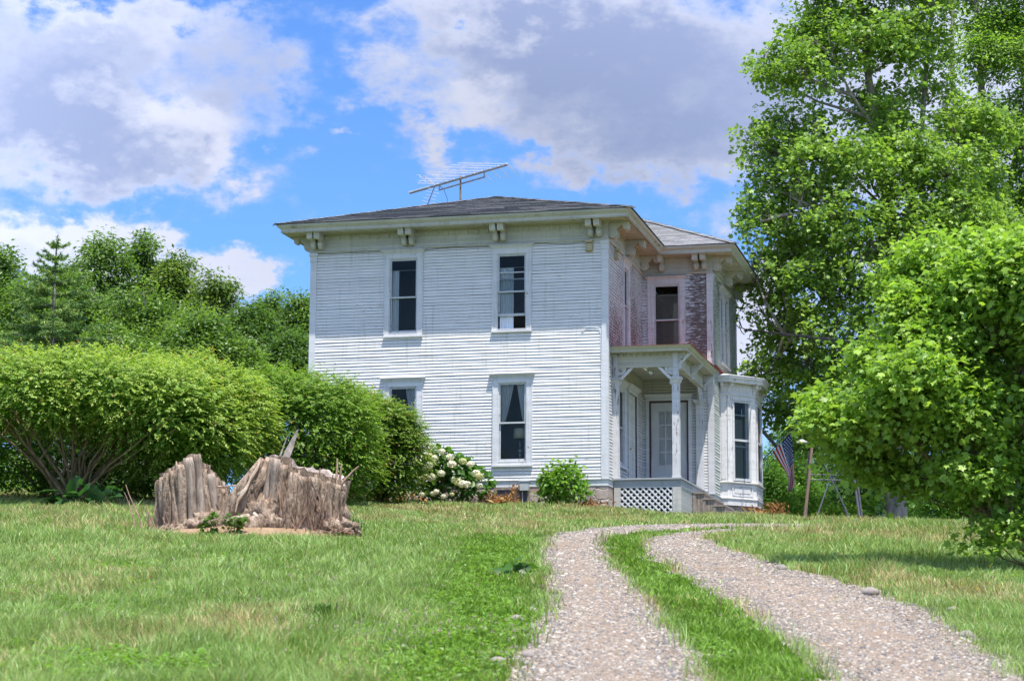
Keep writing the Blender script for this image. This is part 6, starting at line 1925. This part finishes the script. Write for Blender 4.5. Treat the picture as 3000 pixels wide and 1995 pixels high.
def background():
    G = 'trees behind the hedge on the left'
    dk = (.055, .125, .026)
    m1, m2, m3, m4 = (.19, .31, .055), (.24, .38, .065), (.23, .32, .06), (.13, .23, .045)
    A = [(112, 612, 930, 95, 95, 'tree whose round top fills the gap behind the spruce tip', .18, (.17, .29, .05)), (-10, 558, 930, 130, 88, 'left edge tree cut off by the picture border', .18, m1), (230, 528, 930, 125, 94, 'tallest locust tree in the background, right behind the spruce', .19, m1), (330, 530, 930, 80, 98, 'background tree with a narrow top as tall as the locust beside it', .19, m1),
         (405, 572, 930, 100, 97, 'tree on the falling skyline right of the two tallest ones', .19, m3), (510, 630, 930, 110, 92, 'yellowish rounded tree low on the falling skyline', .18, m3), (330, 650, 930, 145, 84, 'feathery light green tree low in front of the two tallest ones', .16, m2), (175, 625, 930, 125, 86, 'light green tree directly right of the spruce trunk', .16, m2),
         (632, 670, 930, 75, 99, 'small tree just right of the notch of sky in the treeline', .18, m1), (700, 676, 930, 85, 97, 'tree touching the left corner of the house', .18, m1), (575, 705, 930, 100, 86, 'darker low tree below the notch of sky in the treeline', .17, m4), (55, 640, 930, 115, 80, 'pale green tree behind the left side of the spruce', .16, m2), (450, 705, 930, 135, 80, 'broad bushy tree just over the middle of the hedge', .16, m2), (680, 760, 930, 90, 84, 'shady low tree beside the house above the hedge', .16, m4), (250, 745, 930, 140, 77, 'lowest pale tree peeping over the hedge right of the spruce', .15, m2)]
    for i, (cx, top, bot, w, Y, lb, s, l) in enumerate(A):
        auto_tree('locust_tree', lb, cx, top, bot, w, Y, 100 + i, 700, 64, s * 1.0, dk, l, cr=.56, flat=.72, droop=.4, tmpl=LEAF4, group=G, nl=34)
    G = 'trees and bushes behind the flag'
    B = [('broadleaf_tree', 'light green tree behind the flag', 1815, 965, 1200, 80, 84, .17, (.07, .18, .024), (.20, .36, .045), 'tree'),
         ('broadleaf_tree', 'darker tree low behind the flag tip', 1770, 1060, 1210, 60, 78, .16, (.05, .14, .02), (.14, .28, .036), 'tree'),
         ('conifer_tree', 'drooping feathery evergreen behind the swing frame', 1960, 1040, 1205, 75, 72, .13, (.04, .12, .02), (.10, .22, .03), 'tree'),
         ('broadleaf_tree', 'pale tree left of the maple trunk under the big shrub', 2060, 1000, 1210, 120, 92, .18, (.06, .17, .022), (.18, .34, .04), 'tree'),
         ('broadleaf_tree', 'background tree right of the maple trunk', 2200, 1010, 1210, 120, 88, .18, (.05, .15, .02), (.15, .30, .036), 'tree'),
         ('broadleaf_tree', 'background tree at the far right under the big shrub', 2370, 1000, 1210, 120, 90, .18, (.05, .15, .02), (.15, .30, .036), 'tree'),
         ('broadleaf_tree', 'background tree in the gap between bay window and maple', 1890, 900, 1200, 110, 96, .18, (.05, .15, .02), (.16, .30, .036), 'tree')]
    for i, (nm, lb, cx, top, bot, w, Y, s, d, l, cat) in enumerate(B):
        auto_tree(nm, lb, cx, top, bot, w, Y, 140 + i, 420, 50, s, d, l, cr=.55, group=G, nl=24, droop=.5)
    # the yellow green shrub right behind the pole
    Y = 61; 
    for (x, y, rx, rz, Y, lb, sd) in [(1850, 1165, 75, 36, 60.5, 'yellow green long leaved shrub at the foot of the leaning pole', 81), (1935, 1180, 55, 24, 58.6, 'small yellow green shrub under the swing frame', 82), (1985, 1165, 30, 26, 62.5, 'spindly weed bush left of the maple trunk', 83)]:
        b = at(x, 1200, Y); b[2] = gz(b[0], b[1]) - .05
        leafy_bush('wild_shrub', lb, 'shrub', b, [lob(x, y, rx, rz, Y, ry=rx * .6), lob(x - rx * .5, y + rz * .3, rx * .5, rz * .7, Y), lob(x + rx * .5, y + rz * .3, rx * .5, rz * .6, Y)], 300 if sd == 81 else 130, .15, LEAFN, (.11, .26, .02), (.25, .42, .04), sd, 12, .6, .4, 6, .16, stem_r=.012)
    # undergrowth seen under the left shrub
    for (x, y, rx, rz, Y, lb, sd) in [(20, 1085, 80, 55, 56, 'sunlit yellow green bush seen beneath the far left shrub', 84), (250, 1120, 110, 35, 58, 'low greenery seen between the stems of the left shrubs', 85), (60, 1135, 120, 25, 52, 'low weeds at the left edge under the far left shrub', 86)]:
        b = at(x, 1175, Y); b[2] = gz(b[0], b[1]) - .05
        leafy_bush('wild_shrub', lb, 'shrub', b, [lob(x, y, rx, rz, Y, ry=rx * .6), lob(x - rx * .5, y + rz * .3, rx * .5, rz * .7, Y), lob(x + rx * .5, y + rz * .3, rx * .5, rz * .6, Y)], 260, .14, LEAF4, (.10, .25, .02), (.25, .44, .04), sd, 10, .8, .4, 6, .2, stem_r=.012)
    # pale grey shed glimpsed under the hedge
    Y = 74; p = at(150, 1120, Y); zg = gz(p[0], Y)
    b = np.array([p[0], Y, zg])
    root = empty('shed', tuple(b), 'pale grey clapboard shed glimpsed under the hedge at the left', 'shed')
    pl = Pl((-4.2, 0), (1, 0))
    mb = boards(pl, 0, 8.4, 0, 2.1, seed=77, pitch=.14); pbox(mb, pl, 0, 8.4, -4, -.01, 0, 2.09); mb.build('wall', M['greybox'], root)
    mb = MB(); mb.add([(-4.5, -.3, 2.05), (4.5, -.3, 2.05), (4.5, 2, 2.9), (-4.5, 2, 2.9), (4.5, 4.3, 2.05), (-4.5, 4.3, 2.05)], [(0, 1, 2, 3), (3, 2, 4, 5)]); mb.build('roof', M['shingle'], root)

def spruce():
    Y = 64.0; g = at(104, 1180, Y); b = np.array([g[0], Y, gz(g[0], Y) - .1])
    root = empty('spruce_tree', tuple(b), 'thin topped dark spruce with drooping branches at the left', 'tree')
    rng = np.random.default_rng(91)
    H_ = at(104, 543, Y)[2] - b[2]
    tb = MB(); tb.tube([(0, 0, 0), (.02, 0, H_ * .5), (.0, 0, H_ * .85), (.03, 0, H_)], [.16, .10, .04, .015], 8, cap=False)
    P = []; Tn = []; C = []
    def needles(p0, p1, n, ln, c):
        d = p1 - p0
        t = rng.random(n)
        pp = p0 + d * t[:, None]
        dn = d / np.linalg.norm(d)
        r = rdir(n, rng); r = r - dn * (r @ dn)[:, None]
        P.append(pp); Tn.append(nrm(r) * .75 + dn * .7); C.append(np.tile(c, (n, 1)) * (.7 + .6 * rng.random((n, 1))))
    z = H_ * .28
    while z < H_ * .965:
        f = (z / H_)
        R = (1 - f) ** .9 * 4.3 + .10
        nb = 7 if f < .9 else 5
        for k in range(nb):
            a = 2 * PI * k / nb + rng.random() * .9
            L = R * (.7 + .5 * rng.random())
            up = .15 + .55 * max(0, f - .75) * 4 + .1 * rng.normal()
            d = np.array([math.cos(a), math.sin(a), 0])
            pts = [np.array([0, 0, z]) + d * L * t + np.array([0, 0, up * L * t * .6 - .42 * L * t * t * (1.1 - f) * 1.2 + .22 * L * t ** 3]) for t in np.linspace(0, 1, 7)]
            tb.tube([tuple(q) for q in pts], list(np.linspace(.03 * (1.2 - f) + .01, .008, 7)), 5, cap=False)
            for i in range(6):
                needles(pts[i], pts[i + 1], int(26 * max(.3, L)), .07, np.array([.09, .19, .04]) if rng.random() < .6 else np.array([.14, .27, .055]))
            # side sprays
            ns = int(6 + 9 * L)
            for s in range(ns):
                t = .2 + .75 * rng.random(); i = min(5, int(t * 6)); q0 = pts[i] + (pts[i + 1] - pts[i]) * (t * 6 - i)
                sd = np.array([-d[1], d[0], 0]) * (1 if s % 2 else -1)
                ll = L * (.18 + .2 * rng.random()) * (1.1 - t * .5)
                q1 = q0 + (sd * .7 + d * .6 + np.array([0, 0, -.25 + .2 * rng.random()])) * ll
                tb.tube([tuple(q0), tuple(q1)], [.01, .004], 3, cap=False)
                needles(q0, q1, int(14 + 75 * ll), .06, np.array([.10, .22, .045]) if rng.random() < .5 else np.array([.25, .38, .08]))
        z += H_ * (.026 + .02 * f)
    needles(np.array([0, 0, H_ * .9]), np.array([.03, 0, H_]), 80, .06, np.array([.05, .11, .03]))
    tb.build('trunk', M['bark'], root, smooth=True)
    P = np.concatenate(P); Tn = np.concatenate(Tn); C = np.concatenate(C)
    V, F = leaves_np(P, rdir(len(P), rng), Tn, .10 * (.7 + .6 * rng.random(len(P))), (np.array([(0, -.12, 0), (0, .10, 0), (1, .0, 0)]), [(0, 1, 2)]))
    np_mesh('needles', V, [F], M['needle'], np.repeat(C, 3, 0), root)

make_ground(); make_grass(); make_weeds(); make_gravel()
maples(); background(); spruce()

# ------------------------------------------------------------------ sky with cumulus, sun, camera
SUN_EL, SUN_AZ = math.radians(71.5), math.radians(24.6)        # sun behind the camera, to its right
def sky():
    w = bpy.data.worlds.new('World'); SC.world = w; w.use_nodes = True
    nt = w.node_tree
    for n in list(nt.nodes): nt.nodes.remove(n)
    out = nt.nodes.new('ShaderNodeOutputWorld'); bg = nt.nodes.new('ShaderNodeBackground')
    st = nt.nodes.new('ShaderNodeTexSky'); st.sky_type = 'NISHITA'; st.sun_disc = False
    st.sun_elevation = SUN_EL; st.sun_rotation = PI - SUN_AZ
    st.altitude = 300; st.air_density = 1.0; st.dust_density = .3; st.ozone_density = 3.0
    tc = nt.nodes.new('ShaderNodeTexCoord'); D = tc.outputs['Generated']
    def m(op, *a):
        n = nt.nodes.new('ShaderNodeMath'); n.operation = op
        for i, x in enumerate(a):
            if isinstance(x, (int, float)): n.inputs[i].default_value = x
            else: nt.links.new(x, n.inputs[i])
        return n.outputs[0]
    sx = nt.nodes.new('ShaderNodeSeparateXYZ'); nt.links.new(D, sx.inputs[0])
    az = m('ARCTAN2', sx.outputs[0], sx.outputs[1]); el = m('ARCSINE', sx.outputs[2])
    # warp the direction a little so that cloud outlines billow
    def ns(scale, detail, rough, zs=1.6, off=0):
        mp = nt.nodes.new('ShaderNodeMapping'); mp.inputs['Scale'].default_value = (1, 1, zs); mp.inputs['Location'].default_value = (off, off * .7, off * .3)
        nt.links.new(D, mp.inputs[0])
        n = nt.nodes.new('ShaderNodeTexNoise'); n.inputs['Scale'].default_value = scale; n.inputs['Detail'].default_value = detail; n.inputs['Roughness'].default_value = rough
        nt.links.new(mp.outputs[0], n.inputs['Vector']); return n
    wn = ns(22, 7, .6)
    sc = nt.nodes.new('ShaderNodeSeparateColor'); nt.links.new(wn.outputs[1], sc.inputs[0])
    azw = m('ADD', az, m('MULTIPLY', m('SUBTRACT', sc.outputs[0], .5), .15)); elw = m('ADD', el, m('MULTIPLY', m('SUBTRACT', sc.outputs[1], .5), .11))
    def ang(x, y):
        d = at(x, y, 1.0); return math.atan2(d[0], d[1]), math.asin(d[2] / np.linalg.norm(d))
    def field(lst, a_, e_):
        tot = None
        for (x, y, rx, ry, amp) in lst:
            a0, e0 = ang(x, y); k = 1.27226 / CF
            da = m('DIVIDE', m('SUBTRACT', a_, a0), rx * k); de = m('DIVIDE', m('SUBTRACT', e_, e0), ry * k)
            q = m('ADD', m('MULTIPLY', da, da), m('MULTIPLY', de, de))
            g = m('MULTIPLY', m('EXPONENT', m('MULTIPLY', q, -1.0)), amp)
            tot = g if tot is None else m('ADD', tot, g)
        return tot
    clouds = [(60, 170, 240, 170, 1.0), (330, 290, 230, 110, 1.1), (500, 370, 130, 60, .8), (150, 350, 230, 80, .7), (230, 20, 170, 60, .8), (560, 130, 120, 90, .55), (420, 60, 120, 50, .35), (640, 240, 60, 50, .3), (240, 430, 120, 36, .5),
              (1450, 110, 480, 140, 1.25), (1500, 290, 330, 110, 1.0), (1020, 240, 130, 75, .62), (1080, 300, 90, 40, .4), (880, 200, 80, 60, .42), (1150, 60, 220, 80, .6), (1600, 400, 140, 60, .6), (1320, 360, 160, 40, .5), (760, 325, 42, 20, .5), (1250, 170, 130, 90, .5), (1000, 20, 120, 50, .4),
              (60, 590, 130, 70, .95), (180, 570, 110, 55, .9), (400, 610, 90, 75, .95), (480, 650, 90, 55, .9), (530, 690, 60, 40, .6), (300, 680, 260, 90, 1.0), (-150, 560, 160, 90, .8),
              (1740, 600, 70, 110, .7), (1790, 760, 90, 130, .8), (2300, 300, 500, 500, 1.0), (1720, 830, 60, 60, .4), (1730, 700, 60, 60, .5)]
    F1 = field(clouds, azw, elw)
    det = ns(34, 10, .60, 1.5)
    det2 = ns(7, 5, .55, 1.8, 3.1)
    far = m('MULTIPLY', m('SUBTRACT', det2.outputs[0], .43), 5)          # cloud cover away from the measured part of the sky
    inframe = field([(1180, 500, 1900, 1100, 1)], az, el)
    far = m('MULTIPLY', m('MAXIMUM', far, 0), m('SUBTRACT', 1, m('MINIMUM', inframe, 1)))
    det3 = ns(90, 8, .62, 1.4, 5.7)
    nz = m('ADD', m('MULTIPLY', m('SUBTRACT', det.outputs[0], .5), 1.25), m('MULTIPLY', m('SUBTRACT', det3.outputs[0], .5), .42))
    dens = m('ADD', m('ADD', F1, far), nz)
    mr = nt.nodes.new('ShaderNodeMapRange'); mr.interpolation_type = 'SMOOTHSTEP'; nt.links.new(dens, mr.inputs[0]); mr.inputs[1].default_value = .12; mr.inputs[2].default_value = 1.0
    cov = mr.outputs[0]
    # grey undersides and thick centres against bright rims
    shade = field([(120, 190, 260, 130, .55), (560, 110, 130, 90, .4), (60, 300, 160, 90, .4), (1300, 200, 300, 90, .4), (40, 120, 230, 110, .9), (130, 330, 230, 50, .55), (320, 395, 220, 32, .75), (1480, 130, 400, 110, 1.0), (1560, 330, 220, 80, .8), (1650, 230, 240, 90, .6), (1330, 250, 150, 60, .6), (560, 150, 110, 90, .6), (1180, 90, 170, 60, .7), (240, 445, 110, 30, .5), (2300, 300, 400, 400, .3), (260, 130, 120, 60, .4)], azw, elw)
    lit = field([(420, 250, 110, 80, .9), (560, 380, 60, 40, .7), (200, 250, 110, 50, .6), (1060, 270, 100, 60, .8), (1050, 200, 90, 40, .5), (1450, 215, 130, 35, .4), (200, 560, 260, 60, .9), (430, 600, 150, 80, .9), (1740, 640, 90, 200, .7)], azw, elw)
    sh = m('ADD', m('SUBTRACT', shade, m('MULTIPLY', lit, .8)), m('MULTIPLY', m('SUBTRACT', ns(20, 9, .6, 1.6, 1.7).outputs[0], .5), 1.15))
    mr2 = nt.nodes.new('ShaderNodeMapRange'); mr2.interpolation_type = 'SMOOTHSTEP'; nt.links.new(sh, mr2.inputs[0]); mr2.inputs[1].default_value = -.55; mr2.inputs[2].default_value = .95
    # thin rims are brightest; unseen clouds out of frame are brightened as added fill light
    rim = nt.nodes.new('ShaderNodeMapRange'); nt.links.new(dens, rim.inputs[0]); rim.inputs[1].default_value = .35; rim.inputs[2].default_value = 1.5
    shd = m('MULTIPLY', mr2.outputs[0], m('ADD', .35, m('MULTIPLY', rim.outputs[0], .65)))
    cc0 = mix(nt, shd, CLOUD_W, CLOUD_G)
    up = nt.nodes.new('ShaderNodeMix'); up.data_type = 'RGBA'; up.blend_type = 'MULTIPLY'; up.inputs[0].default_value = 1
    fill_gain = m('ADD', 1, m('MULTIPLY', m('SUBTRACT', 1, m('MINIMUM', inframe, 1)), 1.7))
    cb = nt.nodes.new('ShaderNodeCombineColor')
    for q in range(3): nt.links.new(fill_gain, cb.inputs[q])
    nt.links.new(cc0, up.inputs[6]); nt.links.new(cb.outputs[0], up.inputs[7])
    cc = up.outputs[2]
    hs = nt.nodes.new('ShaderNodeMix'); hs.data_type = 'RGBA'; hs.blend_type = 'MULTIPLY'; hs.inputs[0].default_value = 1
    nt.links.new(st.outputs[0], hs.inputs[6]); hs.inputs[7].default_value = (*SKY_MUL, 1)
    # below the horizon: hidden by the land everywhere in view
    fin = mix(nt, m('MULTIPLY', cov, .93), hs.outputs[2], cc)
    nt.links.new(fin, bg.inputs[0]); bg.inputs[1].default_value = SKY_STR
    nt.links.new(bg.outputs[0], out.inputs[0])
    try: w.cycles.sampling_method = 'MANUAL'; w.cycles.sample_map_resolution = 1024
    except Exception: pass
SKY_STR = .085
SKY_MUL = (.57, .86, 1.28)
CLOUD_W = (3.7, 3.85, 4.55)
CLOUD_G = (1.75, 2.1, 3.25)
EXPO = 1.05
sky()

sd = bpy.data.lights.new('sun', 'SUN'); sd.energy = 3.9; sd.angle = math.radians(.53); sd.color = (1, .955, .88)
so = bpy.data.objects.new('sun', sd); COL.objects.link(so)
dirv = Vector((math.sin(SUN_AZ) * math.cos(SUN_EL), -math.cos(SUN_AZ) * math.cos(SUN_EL), math.sin(SUN_EL)))
so.rotation_euler = dirv.to_track_quat('Z', 'Y').to_euler()
so.location = (20, -20, 60)

cam = bpy.data.cameras.new('camera'); co = bpy.data.objects.new('camera', cam); COL.objects.link(co)
cam.sensor_width = 36; cam.lens = 36 * CF / 3000
cam.clip_start = .1; cam.clip_end = 5000
co.location = (0, 0, 0)
co.rotation_euler = (PI / 2 + CP, 0, 0)
co.rotation_euler = (Matrix.Rotation(PI / 2 + CP, 4, 'X') @ Matrix.Rotation(CR, 4, 'Z')).to_euler()
cam.dof.use_dof = True; cam.dof.focus_distance = 50; cam.dof.aperture_fstop = 4.5
SC.camera = co

SC.view_settings.view_transform = 'Standard'; SC.view_settings.look = 'None'
SC.view_settings.exposure = EXPO; SC.view_settings.gamma = 1
SC.view_settings.use_curve_mapping = False
SC.render.engine = 'CYCLES'
cy = SC.cycles
cy.max_bounces = 7; cy.diffuse_bounces = 3; cy.glossy_bounces = 2; cy.transmission_bounces = 4; cy.transparent_max_bounces = 8
cy.caustics_reflective = False; cy.caustics_refractive = False
cy.sample_clamp_indirect = 6
cy.use_denoising = True
